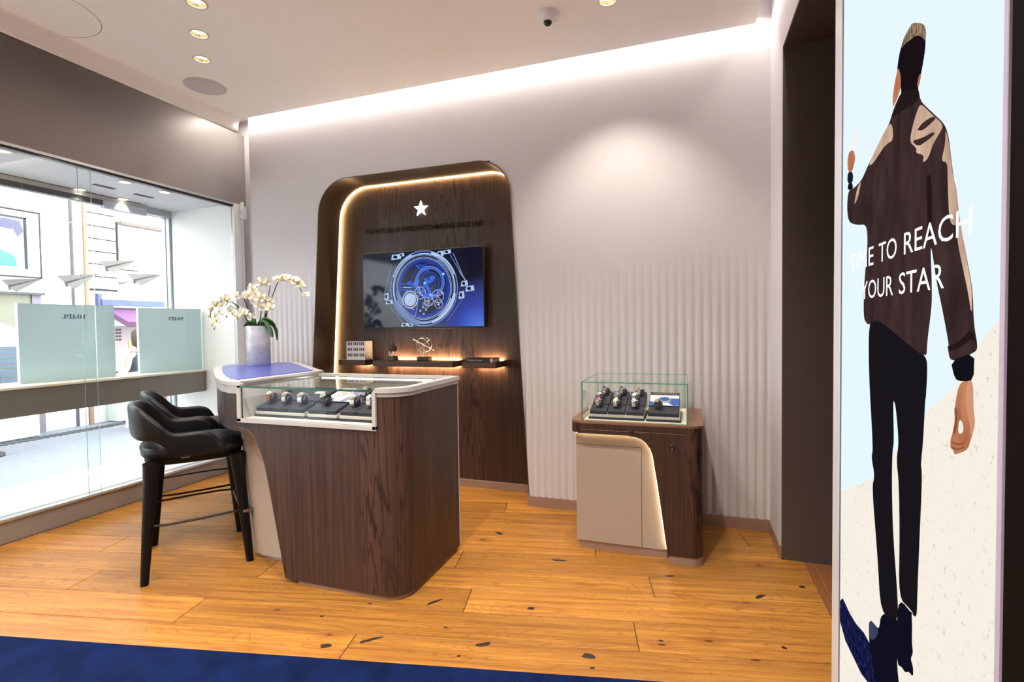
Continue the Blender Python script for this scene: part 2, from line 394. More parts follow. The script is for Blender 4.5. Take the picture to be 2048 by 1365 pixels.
# filled knots in the boards: real shallow inlays
kb = MB()
for (x, y, a, b, r) in ((-1.347, 1.615, .022, .014, 0), (-1.202, 1.702, .045, .010, .5), (-.758, 1.814, .030, .014, .35), (-.354, 1.871, .024, .018, 0), (-.646, 2.599, .038, .011, -.1),
                     (-1.089, 2.031, .040, .008, .8), (-.654, 2.114, .016, .010, .3), (-.083, 2.601, .022, .008, .1), (.312, 2.526, .028, .011, .5), (.512, 2.678, .014, .012, 0),
                     (-1.075, 2.84, .026, .016, -.5), (-.328, 1.809, .009, .007, 0), (-1.5, 1.78, .008, .006, 0), (-.95, 1.87, .009, .005, 0), (-.1, 2.05, .010, .005, 0), (-1.36, 1.93, .012, .005, .3), (.35, 2.15, .01, .008, 0), (-.82, 1.72, .008, .006, 0)):
    ring = [(x+a*(1+.22*math.sin(3*t+x*9))*math.cos(t)*math.cos(ANG+r)-b*(1+.25*math.cos(2*t+y*7))*math.sin(t)*math.sin(ANG+r),
             y+a*(1+.22*math.sin(3*t+x*9))*math.cos(t)*math.sin(ANG+r)+b*(1+.25*math.cos(2*t+y*7))*math.sin(t)*math.cos(ANG+r)) for t in (2*math.pi*i/14 for i in range(14))]
    kb.prism(ring, 'z', -.002, .0009)
kn = obj('filled_knots', kb, M_KNOT, floor); kn['kind'] = 'stuff'

# niche outline (x, z) on the wall, with rounded top corners
NICHE = fillet([(-2.905, .0), (-2.732, 2.405), (-1.163, 2.405), (-1.035, .0)], (.27, .25), 10)
def edge_at(z, side):
    best = None
    for a, b in zip(NICHE[:-1], NICHE[1:]):
        lo, hi = min(a[1], b[1]), max(a[1], b[1])
        if lo-1e-9 <= z <= hi+1e-9 and hi-lo > 1e-9:
            x = a[0]+(b[0]-a[0])*(z-a[1])/(b[1]-a[1])
            if side < 0 and x < -1.95: best = x if best is None else min(best, x)
            if side > 0 and x > -1.95: best = x if best is None else max(best, x)
    return best
def rib(x, z):
    k = min(1, max(0, (1.86-z)/1.25)); k = k*k*(3-2*k)
    return YW+.017-.018*k*abs(math.sin(math.pi*(x+3.44)/.0505))**.8-.009*(1-k)
def back_wall():
    mb = MB(); zs = [.07]
    while zs[-1] < 2.1: zs.append(zs[-1]+.07)
    zs += sorted(set([round(p[1], 4) for p in NICHE if p[1] > 2.12]+[2.12, 2.4049]))
    zs = sorted(set(zs)); zs = [z for z in zs if z <= 2.4049]
    def seg(x0f, x1f, xs):
        rows = []
        for z in zs:
            a, b = x0f(z), x1f(z); rows.append([(min(max(x, a), b), rib(min(max(x, a), b), z), z) for x in xs])
        n = len(xs); vs = [p for r in rows for p in r]
        fs = [(i*n+j, i*n+j+1, (i+1)*n+j+1, (i+1)*n+j) for i in range(len(rows)-1) for j in range(n-1)
              if abs(rows[i][j+1][0]-rows[i][j][0])+abs(rows[i+1][j+1][0]-rows[i+1][j][0]) > 1e-6]
        mb.add(vs, fs, 0, True)
    st = .0505/8
    xa = [-3.44+st*i for i in range(int(1.2/st))]
    seg(lambda z: -3.44, lambda z: edge_at(z, -1), xa)
    xb = [-1.30+st*i for i in range(int((XR+1.30)/st)+1)]+[XR]
    seg(lambda z: edge_at(z, 1), lambda z: XR, xb)
    y = YW+.008
    mb.poly([(-3.44, y, 2.4049), (XR, y, 2.4049), (XR, y, 3.14), (-3.44, y, 3.14)])
    mb.box(-3.445, -3.44, YW+.006, YN, .0, 3.14)
    return mb
wall_back = struct('wall_back', back_wall(), M_WALL, weld=True)
# structural wall behind, seen in the strip left of the ribbed lining
struct('wall_rear', MB().box(-4.0, XR+.2, YN+.03, YN+.12, 0, 3.2), M_WALL)
struct('baseboard_back', MB().box(-3.44, -2.90, YW-.006, YW+.03, 0, .07).box(-1.045, XR, YW-.006, YW+.03, 0, .07), M_ROSE)
struct('baseboard_right', MB().box(XR-.007, XR+.001, 2.965, YW, 0, .07), M_ROSE)
# niche: bronze reveal, LED line, wenge back panel, skirting
rev = MB(); n = len(NICHE)
rev.loft([[(x, YW-.004, z) for x, z in NICHE], [(x, YN-.008, z) for x, z in NICHE]], 0, True, False, closed=False)
cxn = -1.955
out = [(cxn+(x-cxn)*1.006, z*1.0025) for x, z in NICHE]
rev.loft([[(x, YW-.004, z) for x, z in out], [(x, YW-.004, z) for x, z in NICHE]], 0, False, False, closed=False)
struct('trim_1', rev, M_REVEAL)
struct('wall_niche', MB().poly([(x, YN, z) for x, z in [(-2.98, 0), (-2.98, 2.5), (-.95, 2.5), (-.95, 0)]][::-1]), M_WENGE)
led = MB(); inn = [(cxn+(x-cxn)*.994, z-.006) for x, z in NICHE if z > .9] 
led.loft([[(x, YN-.012, z) for x, z in [p for p in NICHE if p[1] > .9] ], [(x, YN-.006, z) for x, z in [p for p in NICHE if p[1] > .9]]], 0, False, False, closed=False)
nl = [(-2.905+.173*.02, .05)]+[p for p in NICHE if p[1] > .3][:-1]+[(-1.13, 1.75)]
led = MB(); led.loft([[(cxn+(x-cxn)*.9985, YN-.024, z*.9985) for x, z in nl], [(cxn+(x-cxn)*.9985, YN-.002, z*.9985) for x, z in nl]], 0, False, False, closed=False)
t = obj('led_strip', led, M_LED); tag(t, 'warm LED strip glowing around the inner edge of the wooden niche', 'light strip')
struct('baseboard_niche', MB().box(-2.9, -1.04, YN-.02, YN, 0, .055), M_ROSE)
# ceiling with its recessed lamp holes, the down-turned left edge and the slot above
LAMPS = [(-2.41, 2.03), (-2.65, 2.24), (-2.88, 2.45), (-.39, 2.745)]
LAMPS_UNSEEN = [(-2.1, .95), (-1.1, 1.25), (-.35, 1.3), (-1.0, .1), (-2.4, -.3), (-.2, -.7), (-1.5, -.9), (-3.0, -1.0), (-3.1, .5)]  # out of view; the rear ones are added to brighten the ceiling
CX0, CX1, CY0, CY1 = -3.44, .372, -1.7, 3.24
def ceiling():
    mb = MB()
    holes = [[(x+.042*math.cos(-2*math.pi*i/24), y+.042*math.sin(-2*math.pi*i/24), ZC) for i in range(24)] for x, y in LAMPS+LAMPS_UNSEEN]
    mb.poly([(CX0+.05, CY0, ZC), (CX0+.05, CY1, ZC), (CX1, CY1, ZC), (CX1, CY0, ZC)], 0, None, holes)
    prof = [(CX0+.05, ZC)]+[(CX0+.05-.05*math.sin(a), ZC-.05+.05*math.cos(a)) for a in (math.pi/2*i/6 for i in range(1, 7))]
    prof = [(CX0+.05, ZC), (CX0+.035, ZC-.003), (CX0+.02, ZC-.012), (CX0+.008, ZC-.03), (CX0+.002, ZC-.06), (CX0, ZC-.095), (CX0-.012, ZC-.10)]
    mb.loft([[(x, CY0, z) for x, z in prof], [(x, CY1, z) for x, z in prof]], 0, True, False, closed=False)
    mb.poly([(CX0-.012, CY0, ZC-.10), (CX0-.012, CY1, ZC-.10), (CX0-.012, CY1, 3.02), (CX0-.012, CY0, 3.02)])
    mb.poly([(CX0-.012, CY1, ZC-.10), (CX0, CY1, ZC-.095), (CX0+.008, CY1, ZC-.03), (CX0+.05, CY1, ZC), (CX1, CY1, ZC), (CX1, CY1, 3.02), (CX0-.012, CY1, 3.02)])
    mb.poly([(CX1, CY0, ZC), (CX1, CY1, ZC), (CX1, CY1, 3.02), (CX1, CY0, 3.02)])
    mb.box(-4.0, XR+.25, -1.75, 3.75, 3.14, 3.25)
    # tops of the lamp holes are closed by the lamps; the panel is 7 cm thick
    return mb
struct('ceiling', ceiling(), M_CEIL)
hatch_c = (-3.232, 1.79)
hr = MB(); N_ = 72
hr.add([(hatch_c[0]+q*math.cos(2*math.pi*i/N_), hatch_c[1]+q*math.sin(2*math.pi*i/N_), ZC-.0008) for q in (.2535, .2565) for i in range(N_)], [(i, (i+1) % N_, N_+(i+1) % N_, N_+i) for i in range(N_)])
struct('trim_2', hr, M_BRONZE)
# left wall: panel above the shop window, sill below it, aluminium channels
struct('wall_left', MB().box(-3.93, XL, -1.7, YN+.03, 2.375, 3.006).box(-4.0, -3.93, -1.7, 3.75, 2.4, 3.2), M_TAUPE)
struct('baseboard_left', MB().box(-3.93, XL, -1.7, YN+.03, 0, .135), M_TAUPE)
struct('trim_3', MB().box(-3.85, XL+.004, -1.7, 3.515, 2.357, 2.375).box(-3.85, XL+.002, -1.7, 3.6, .135, .143), M_ALU)
struct('trim_4', MB().box(-3.86, -3.82, -1.7, 3.515, 2.343, 2.357), M_BLACK)
struct('trim_5', MB().box(-3.86, XL+.001, 3.515, 3.60, .135, 2.375).box(XL, XL+.02, 3.585, 3.60, .135, 2.36), M_WHITE2)
# right side: return of the wall, passage with dark lining, dark panel
wr = MB().box(XR, XR+.12, 2.968, YW+.01, 0, 3.14).box(XR, XR+.12, -1.7, 2.968, 2.664, 3.14)
struct('wall_right', wr, M_WALL)
struct('wall_passage', MB().box(XR+.001, 1.9, 2.962, 2.9675, 0, 2.664).box(1.8, 1.9, -1.7, 2.97, 0, 2.664), M_BRONZE)
struct('ceiling_passage', MB().box(XR+.004, 1.9, -1.7, 2.975, 2.662, 2.72), M_BRONZE)
struct('wall_right_front', MB().box(XR, XR+.13, -1.7, .990, 0, 2.664), M_DKBROWN)
# the shop behind the camera
struct('wall_front', MB().box(-4.0, 2.0, -1.8, -1.7, -.05, 3.25), mat('warm_rear_wall', (.5, .44, .40), .7))
struct('wall_right_outer', MB().box(1.9, 2.0, -1.7, 3.7, 0, 3.2), M_DKBROWN)
struct('trim_6', MB().box(-3.94, XL-.0, -1.7, -.9, .135, 2.36), M_TAUPE)

# ------------------------------------------------------------------ ceiling fittings
M_REFL = mat('gold_reflector', (.80, .66, .38), .25, metal=.9)
M_LAMP = emat('lamp_glow', (1.0, .93, .80), 14)
def downlight(x, y, label, power, angle=88, tilt=(0, 0), blend=.55):
    d = thing('downlight', label, 'ceiling light', (x, y, ZC), group=None)
    obj('trim_ring', MB().lathe([(.052, .001), (.053, -.003), (.046, -.005), (.0415, -.002), (.0415, .004)], 28, caps=False), mat_ring, d, local=True)
    obj('reflector', MB().lathe([(.0415, .002), (.038, .012), (.034, .02)], 24, caps=False), M_REFL, d, local=True)
    obj('lamp', MB().add([(.0345*math.cos(2*math.pi*i/20), .0345*math.sin(2*math.pi*i/20), .019) for i in range(20)], [tuple(range(19, -1, -1))]), M_LAMP, d, local=True)
    l = bpy.data.lights.new('spot', 'SPOT'); l.energy = power; l.color = WARM; l.spot_size = math.radians(angle); l.spot_blend = blend; l.shadow_soft_size = .028
    o = bpy.data.objects.new('lamp_beam', l); COL.objects.link(o); o.parent = d; o.location = (0, 0, .008); o.rotation_euler = (tilt[0], tilt[1], 0)
    return d
mat_ring = mat('lamp_trim', (.72, .68, .60), .4, metal=.2)
downlight(*LAMPS[0], 'recessed ceiling downlight at the very top edge, nearest of the three in a row', P_SPOT*1.0)
downlight(*LAMPS[1], 'recessed ceiling downlight, middle of the row of three', P_SPOT*1.0)
downlight(*LAMPS[2], 'recessed ceiling downlight next to the round grey speaker', P_SPOT*1.0)
downlight(*LAMPS[3], 'recessed ceiling downlight right of the dome camera, lighting the ribbed wall', P_SPOT*1.5, 92, (.22, 0), .7)
for i, (x, y) in enumerate(LAMPS_UNSEEN):
    downlight(x, y, ('unseen recessed ceiling downlight over the left of the navy rug', 'unseen recessed ceiling downlight in front of the showcase counter', 'unseen recessed ceiling downlight near the illuminated poster', 'unseen recessed ceiling downlight over the middle of the shop', 'added unseen ceiling downlight far back by the shop window', 'added unseen ceiling downlight far back beside the dark panel', 'added unseen ceiling downlight at the middle of the rear wall', 'added unseen ceiling downlight in the rear corner by the window', 'unseen recessed ceiling downlight over the window side floor')[i], P_SPOT*(1.3, 2.9, 2.9, 3.6, 3.2, 3.8, 3.8, 3.2, .9)[i], 118, (0, 0), .6)
sp = thing('ceiling_speaker', 'round flush grey loudspeaker grille in the ceiling', 'speaker', (-3.175, 2.72, ZC))
obj('grille', MB().lathe([(.132, -.001), (.132, -.004), (.001, -.005)], 40, caps=False), mat('grey_speaker_mesh', (.60, .56, .58), .8, bump=.4, bscale=1500), sp, local=True)
obj('rim', MB().lathe([(.136, -.0003), (.135, -.003), (.132, -.003)], 40, caps=False), M_CEIL, sp, local=True)
dc = thing('dome_camera', 'white dome security camera with black lens on the ceiling', 'camera', (-.713, 2.745, ZC))
obj('housing', MB().lathe([(.052, 0), (.054, -.012), (.050, -.030), (.036, -.046), (.024, -.050)], 28), mat('white_plastic', (.74, .74, .78), .4), dc, local=True)
obj('lens_dome', MB().sphere((0, -.006, -.047), .024, 16, 10), mat('black_dome', (.008, .009, .009), .08), dc, local=True)
for sx, sy in ((.04, .012), (-.036, -.02)):
    obj('screw', MB().lathe([(.0035, 0), (.0035, -.002)], 8, M=T(sx, sy, -.038)), M_BLACK, dc, local=True)
se = thing('motion_sensor', 'small white alarm sensor at the top corner of the window frame', 'sensor', (-3.77, 3.585, 2.30))
obj('body', MB().box(-.022, .022, -.03, .015, -.06, .05, c=.006), mat('white_plastic_sensor', (.75, .75, .78), .4), se, local=True)
obj('lens', MB().box(-.015, .015, -.033, -.028, -.03, .015, c=.003).box(-.010, .010, -.032, -.029, .018, .022), mat('sensor_lens', (.55, .55, .57), .3), se, local=True)
obj('bracket', MB().box(-.035, -.015, -.005, .02, .03, .095, c=.002), M_WHITE2, se, local=True)

# ================================================================== SHOP WINDOW BAY
BX = -4.62
struct('trim_7', MB().box(BX-.08, -3.86, -1.75, 3.60, 2.362, 2.46), mat('bay_ceiling_paint', (.62, .63, .68), .7))       # bay ceiling
struct('wall_bay_right', MB().box(BX+.04, -3.86, 3.52, 3.62, -.1, 2.4), M_WHITE2)
struct('wall_bay_left', MB().box(BX+.04, -3.86, -1.78, -1.70, -.1, 2.4), M_WHITE2)
struct('trim_8', MB().box(BX-.04, -3.86, -1.7, 3.52, -.05, .12), M_WHITE2)                                  # bay floor
# inner sliding panes with polished edges
def pane_box(x, y0, y1, z0, z1, t, axis='x'):
    mb = MB()
    vs = [(a, b, c) for a in (x, x+t) for b in (y0, y1) for c in (z0, z1)]
    for f, mi in (((0,1,3,2), 0), ((4,6,7,5), 0), ((0,4,5,1), 1), ((2,3,7,6), 1), ((0,2,6,4), 1), ((1,5,7,3), 1)):
        mb.add(vs, [f], mi)
    return mb
M_EDGE = mat('grey_green_glass_edge', (.16, .24, .23), .2, trans=.3)
win = struct('window_1', MB().box(-3.875, -3.80, -1.7, 3.515, .128, .136), M_ALU)
obj('pane', pane_box(-3.822, -1.69, 2.366, .143, 2.352, .008), [M_GLASS, M_EDGE], win)
obj('pane', pane_box(-3.842, 2.300, 3.514, .143, 2.352, .008), [M_GLASS, M_EDGE], win)
# outer shop front: frame and one big pane
w2 = struct('window_2', MB().box(BX-.06, BX+.04, -1.7, 3.56, 2.30, 2.362).box(BX-.06, BX+.03, 3.50, 3.56, -.05, 2.30).box(BX-.06, BX+.03, -1.7, 3.56, -.06, .06), mat('grey_window_frame', (.42, .45, .47), .4, metal=.4))
obj('pane', pane_box(BX-.02, -1.69, 3.50, .06, 2.30, .010), [M_GLASS, M_EDGE], w2)
rs = thing('roller_track', 'dark roller blind rail along the top of the outer shop window', 'blind rail', (BX, 1.0, 2.3))
obj('rail', MB().box(BX+.04, BX+.085, -1.6, 2.9, 2.285, 2.325), mat('dark_rail', (.06, .06, .06), .5), rs)
obj('cassette', MB().box(BX+.04, BX+.10, -1.62, 3.2, 2.325, 2.355), mat('rail_cassette', (.45, .45, .42), .5), rs)
obj('end_bracket', MB().box(BX+.045, BX+.10, 2.9, 3.25, 2.262, 2.325, c=.004), mat('pale_bracket', (.55, .56, .66), .4), rs)
# display shelf
sh = thing('window_display_shelf', 'thick floating shelf with grey front and cream top in the shop window', 'shelf', (-4.36, 1.0, .68))
obj('slab', MB().box(-4.58, -4.20, -1.65, 3.515, .685, .868), mat('shelf_grey', (.17, .155, .145), .5), sh)
obj('top', MB().box(-4.585, -4.192, -1.65, 3.517, .868, .885, c=.002), mat('cream_shelf_top', (.80, .76, .66), .5), sh)
obj('light_strip', MB().box(-4.56, -4.54, -1.6, 3.5, .884, .888), emat('shelf_glow', (1, .93, .75), 2.5), sh)
def slab_letter(rects, x, z, s, mb, y):
    for a, b, c, d in rects: mb.box(x+a*s, x+c*s, y-.0012, y, z+b*s, z+d*s)
def pilot(mb, x, z, s, y):
    """slab-serif .PiLOT, cap height s"""
    slab_letter([(0, 0, .16, .16)], x, z, s, mb, y); x += .34*s
    slab_letter([(0, 0, .56, .12), (0, .88, .5, 1), (.14, 0, .34, 1), (.34, .90, .72, 1), (.34, .42, .72, .52), (.66, .5, .86, .93)], x, z, s, mb, y); x += 1.02*s
    slab_letter([(0, 0, .6, .12), (0, .84, .5, .95), (.2, 0, .42, 1.18)], x, z, s, mb, y); x += .74*s
    slab_letter([(0, 0, .8, .12), (0, .88, .52, 1), (.16, 0, .36, 1), (.70, .1, .82, .36)], x, z, s, mb, y); x += .96*s
    ring = [(x+.44*s+.44*s*math.cos(t), z+.5*s+.5*s*math.sin(t)) for t in (2*math.pi*i/20 for i in range(20))]
    hole = [(x+.44*s+.22*s*math.cos(t), z+.5*s+.40*s*math.sin(t)) for t in (2*math.pi*i/20 for i in range(20))]
    mb.poly([(a, y-.0012, b) for a, b in ring], 0, None, [[(a, y-.0012, b) for a, b in hole[::-1]]]); x += 1.02*s
    slab_letter([(.18, 0, .66, .10), (0, .90, .84, 1), (.32, 0, .52, 1), (0, .66, .08, .95), (.76, .66, .84, .95)], x, z, s, mb, y)
def frost():
    m, nt, b, out = new_mat('frosted_acrylic'); N = nt.nodes.new; L = nt.links
    b.inputs['Base Color'].default_value = (.58, .67, .70, 1); b.inputs['Roughness'].default_value = .18
    t = N('ShaderNodeBsdfTranslucent'); t.inputs[0].default_value = (.68, .84, .87, 1)
    x = N('ShaderNodeMixShader'); x.inputs[0].default_value = .32; L.new(b.outputs[0], x.inputs[1]); L.new(t.outputs[0], x.inputs[2]); L.new(x.outputs[0], out.inputs[0]); return m
M_FROST = frost()
M_FROSTE = mat('frosted_edge', (.74, .84, .82), .3)
M_PRINT = mat('black_print', (.02, .022, .025), .5)
def panel(label, xa, ya, xb, yb, h, lx, scale):
    L = math.hypot(xb-xa, yb-ya); a = math.atan2(yb-ya, xb-xa)
    p = thing('acrylic_sign', label, 'sign', (xa, ya, .885), a, 'frosted window panels')
    mb = MB(); vs = [(x, y, z) for x in (0, L) for y in (0, .045) for z in (0, h)]
    for f, mi in (((0,1,3,2), 1), ((4,6,7,5), 1), ((0,4,5,1), 0), ((2,3,7,6), 0), ((0,2,6,4), 1), ((1,5,7,3), 1)): mb.add(vs, [f], mi)
    obj('sheet', mb, [M_FROST, M_FROSTE], p, local=True)
    t = MB(); pilot(t, lx, h*.815, scale, -.0006); obj('lettering', t, M_PRINT, p, local=True)
    return p
panel('frosted upright panel lettered .PiLOT, left one on the window shelf', -4.40, 2.235, -4.30, 2.80, .565, .245, .030)
panel('frosted upright panel, right one on the window shelf near the white side wall', -4.36, 3.03, -4.215, 3.492, .555, .215, .026)
# bay ceiling fittings
BL = [(-3.968, 1.977), (-3.975, 2.699), (-3.977, 3.006), (-4.50, 2.714), (-4.50, 3.038)]
BLN = ['window bay downlight at the left picture edge', 'window bay downlight nearest the overlap of the sliding panes', 'window bay downlight nearest the white side wall', 'window bay downlight left of the black slots, close to the outer pane', 'window bay downlight right of the black slots, close to the outer pane']
for (x, y), lab in zip(BL, BLN):
    d = thing('bay_downlight', lab, 'ceiling light', (x, y, 2.362))
    obj('trim_ring', MB().lathe([(.050, .0), (.051, -.004), (.036, -.004), (.034, -.001)], 24, caps=False), mat_ring, d, local=True)
    obj('lamp', MB().lathe([(.035, -.0015), (.001, -.002)], 20, caps=False), emat('bay_lamp', (1, .92, .78), 5), d, local=True)
    l = bpy.data.lights.new('spot', 'SPOT'); l.energy = 12; l.color = WARM; l.spot_size = math.radians(90); l.spot_blend = .6; l.shadow_soft_size = .03
    o = bpy.data.objects.new('lamp_beam', l); COL.objects.link(o); o.parent = d; o.location = (0, 0, -.012)
for y, lab in ((2.724, 'black air slot in the window bay ceiling, left one'), (3.028, 'black air slot in the window bay ceiling, right one')):
    v = thing('air_slot', lab, 'vent', (-4.24, y, 2.362))
    obj('opening', MB().box(-.022, .022, -.075, .075, -.003, 0), M_BLACK, v, local=True)
    for i in range(6):
        obj('louvre', MB().box(-.022, .022, -.068+i*.025, -.063+i*.025, -.005, -.003), M_BLKMETAL, v, local=True)
# paper planes hanging on threads in the bay
def paper():
    m, nt, b, out = new_mat('white_paper'); N = nt.nodes.new; L = nt.links
    b.inputs['Base Color'].default_value = (.60, .61, .64, 1); b.inputs['Roughness'].default_value = .8
    t = N('ShaderNodeBsdfTranslucent'); t.inputs[0].default_value = (.20, .21, .22, 1)
    x = N('ShaderNodeMixShader'); x.inputs[0].default_value = .4; L.new(b.outputs[0], x.inputs[1]); L.new(t.outputs[0], x.inputs[2]); L.new(x.outputs[0], out.inputs[0]); return m
M_PAPER = paper()
def paper_plane(label, loc, s, rz, pitch, rolla):
    p = thing('paper_plane', label, 'paper plane', loc, 0, 'paper planes hanging in the shop window')
    M = RZ(rz) @ RY(pitch) @ RX(rolla)
    nose, tl, tr, fl, fr, keel, kb_ = (.5, 0, 0), (-.5, .40, .03), (-.5, -.40, .03), (-.5, .05, .01), (-.5, -.05, .01), (-.5, 0, -.16), (.0, 0, -.06)
    w = MB(); S = lambda q: tuple(s*c for c in q)
    w.add([S(nose), S(tl), S(fl)], [(0, 1, 2)], M=M); w.add([S(nose), S(fr), S(tr)], [(0, 1, 2)], M=M)
    o = obj('wings', w, M_PAPER, p, local=True); q = o.modifiers.new('thickness', 'SOLIDIFY'); q.thickness = .0015
    k = MB().add([S(nose), S(fl), S(keel), S(fr)], [(0, 1, 2), (0, 2, 3)], M=M)
    o = obj('keel', k, M_PAPER, p, local=True); q = o.modifiers.new('thickness', 'SOLIDIFY'); q.thickness = .0015
    obj('thread', MB().box(-.0006, .0006, -.0006, .0006, 0, 2.362-loc[2]), M_PAPER, p, local=True)
paper_plane('white paper plane above the left frosted panel, left of the pane overlap', (-4.42, 2.30, 1.60), .20, 1.45, -.35, .65)
paper_plane('white paper plane hanging just behind the pane overlap', (-4.42, 2.66, 1.66), .24, 1.45, -.40, .65)
paper_plane('white paper plane hanging highest, between the two frosted panels', (-4.42, 2.95, 1.80), .24, 1.45, -.35, .65)
paper_plane('white paper plane over the right frosted panel', (-4.42, 3.17, 1.71), .24, 1.45, -.30, .65)
paper_plane('tiny white paper plane far back under the highest paper plane', (-4.56, 3.06, 1.66), .08, 1.2, -.3, .7)

# ================================================================== STREET
FX = -8.2
M_ASPH = mat('street_asphalt', (.15, .155, .18), .9, bump=.4, bscale=120, var=.15, vscale=30)
struct('ground', MB().box(-40, -4.70, -12, 26, -.3, -.10), M_ASPH)
struct('kerb', MB().box(-4.72, -4.55, -12, 26, -.3, -.06), mat('pale_kerb_stone', (.55, .56, .58), .9))
gr = thing('drain_channel', 'slotted drain channel running along the street', 'drain', (-7.75, 3, -.10))
obj('channel', MB().box(-7.86, -7.64, -2, 12, -.105, -.098), mat('drain_iron', (.24, .25, .28), .8), gr)
gb = MB()
for i in range(180): gb.box(-7.855, -7.645, -1.9+i*.07, -1.9+i*.07+.042, -.098, -.091)
g = obj('drain_bars', gb, mat('drain_bar', (.03, .03, .035), .8), gr); g['kind'] = 'stuff'
fac = thing('white_house', 'bright white house front across the street with siding joints', 'building', (FX, 4, -.1))
obj('wall', MB().box(FX-.4, FX, -12, 24, -.1, 7.0), M_PLASTER, fac)
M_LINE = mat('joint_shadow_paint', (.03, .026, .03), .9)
for i, z in enumerate([1.86+.185*k for k in range(8)]):
    obj('siding_board', MB().box(FX, FX+.02, 5.0, 5.39, z+.012, z+.178, c=.004), M_PLASTER, fac)
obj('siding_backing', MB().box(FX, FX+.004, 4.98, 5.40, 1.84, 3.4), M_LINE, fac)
obj('pilaster', MB().box(FX, FX+.06, 4.80, 4.905, -.1, 6.5), M_PLASTER, fac)
for k in range(9):
    obj('joint', MB().box(FX+.058, FX+.062, 4.80, 4.905, 1.75+k*.17, 1.757+k*.17), M_LINE, fac)
obj('pilaster_edge', MB().box(FX, FX+.05, 4.785, 4.80, -.1, 6.5), mat('mauve_edge', (0.090, 0.070, 0.085), .8), fac)
obj('rain_pipe', MB().lathe([(.028, -.1), (.028, 6.5)], 12, c=(FX+.05, 4.955)), mat('salmon_pipe', (0.275, 0.150, 0.100), .6), fac)
sw = obj('shutter', MB().box(FX, FX+.02, 5.42, 7.6, 2.19, 2.86), M_PLASTER, fac)
obj('lintel_shade_box', MB().box(FX, FX+.14, 5.41, 7.6, 2.86, 2.905), mat('taupe_lintel', (0.130, 0.100, 0.085), .8), sw)
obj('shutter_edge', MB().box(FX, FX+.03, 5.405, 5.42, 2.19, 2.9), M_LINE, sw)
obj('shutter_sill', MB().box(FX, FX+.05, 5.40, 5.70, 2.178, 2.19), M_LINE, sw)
wf = obj('window_frame', MB().box(FX, FX+.03, 2.2, 4.42, 1.98, 2.815), M_PLASTER, fac)
wg = obj('window_picture', MB().box(FX+.03, FX+.036, 2.3, 4.25, 2.09, 2.72), mat('pale_blue_poster', (0.150, 0.185, 0.205), .4), wf)
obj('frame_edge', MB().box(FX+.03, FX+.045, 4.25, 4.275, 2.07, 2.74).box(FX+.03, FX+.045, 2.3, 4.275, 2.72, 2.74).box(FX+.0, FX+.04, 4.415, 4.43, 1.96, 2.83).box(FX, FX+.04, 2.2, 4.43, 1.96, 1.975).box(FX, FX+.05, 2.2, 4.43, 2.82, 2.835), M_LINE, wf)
fc = MB(); fc.prism([(4.06+.15*math.cos(a), 2.45+.18*math.sin(a)) for a in (2*math.pi*i/18 for i in range(18))], 'x', FX+.036, FX+.04)
obj('poster_face', fc, mat('peach_print', (0.275, 0.170, 0.150), .5), wf)
fh = MB(); fh.prism([(3.85, 2.5), (3.90, 2.64), (4.04, 2.70), (4.20, 2.68), (4.24, 2.56), (4.18, 2.48), (4.14, 2.56), (4.02, 2.58), (3.94, 2.54)], 'x', FX+.04, FX+.043)
obj('poster_hair', fh, mat('hair_print', (0.055, 0.050, 0.100), .5), wf)
fs_ = MB(); fs_.prism([(3.72, 2.09), (3.84, 2.24), (4.02, 2.29), (4.14, 2.22), (4.16, 2.09)], 'x', FX+.036, FX+.042)
obj('poster_shirt', fs_, mat('teal_print', (0.030, 0.130, 0.120), .5), wf)
lg = MB().box(FX, FX+.10, 2.0, 4.42, 1.735, 1.765)
obj('ledge', lg, mat('grey_ledge', (0.060, 0.060, 0.060), .8), fac)
sf = obj('shop_front', MB().box(FX, FX+.03, 2.2, 4.30, .2, 1.735), mat('ochre_shop_glass', (0.130, 0.120, 0.075), .4), fac)
obj('shop_front_post', MB().box(FX, FX+.05, 4.30, 4.40, -.1, 1.735), mat('mauve_post', (0.150, 0.125, 0.165), .6), fac)
for k in range(9):
    obj('blind_slat', MB().box(FX+.03, FX+.045, 2.2, 4.28, .55+k*.06, .59+k*.06), mat('blue_slat', (0.050, 0.075, 0.130), .6) if k == 0 else bpy.data.materials['blue_slat'], sf)
obj('sign_band', MB().box(FX, FX+.10, 5.12, 9.0, 1.63, 1.715), mat('steel_blue_band', (0.055, 0.070, 0.125), .6), fac)
obj('lamp_box', MB().box(FX, FX+.08, 5.08, 5.13, 1.45, 1.80), mat('blue_lamp', (0.060, 0.065, 0.150), .6), fac)
aw = obj('awning', MB().prism([(FX, 1.60), (FX+.5, 1.38), (FX+.5, 1.30), (FX, 1.52)], 'y', 5.2, 5.95), mat('purple_canvas', (0.110, 0.035, 0.100), .7), fac)
for k in range(5):
    obj('awning_stripe', MB().box(FX+.5, FX+.506, 5.2, 5.95, 1.305+k*.016, 1.312+k*.016), mat('dark_plum', (0.050, 0.015, 0.045), .7) if k == 0 else bpy.data.materials['dark_plum'], aw)
dr = obj('shop_door', MB().box(FX, FX+.02, 5.3, 5.9, -.1, 1.32), mat('pinkish_door', (0.310, 0.230, 0.230), .6), fac)
for yy in (5.34, 5.80):
    for k in range(4):
        obj('grid_pane', MB().box(FX+.02, FX+.03, yy, yy+.03, 1.10+k*.05, 1.13+k*.05), bpy.data.materials['dark_plum'], dr)
        obj('grid_pane', MB().box(FX+.02, FX+.03, yy+.045, yy+.075, 1.10+k*.05, 1.13+k*.05), bpy.data.materials['dark_plum'], dr)
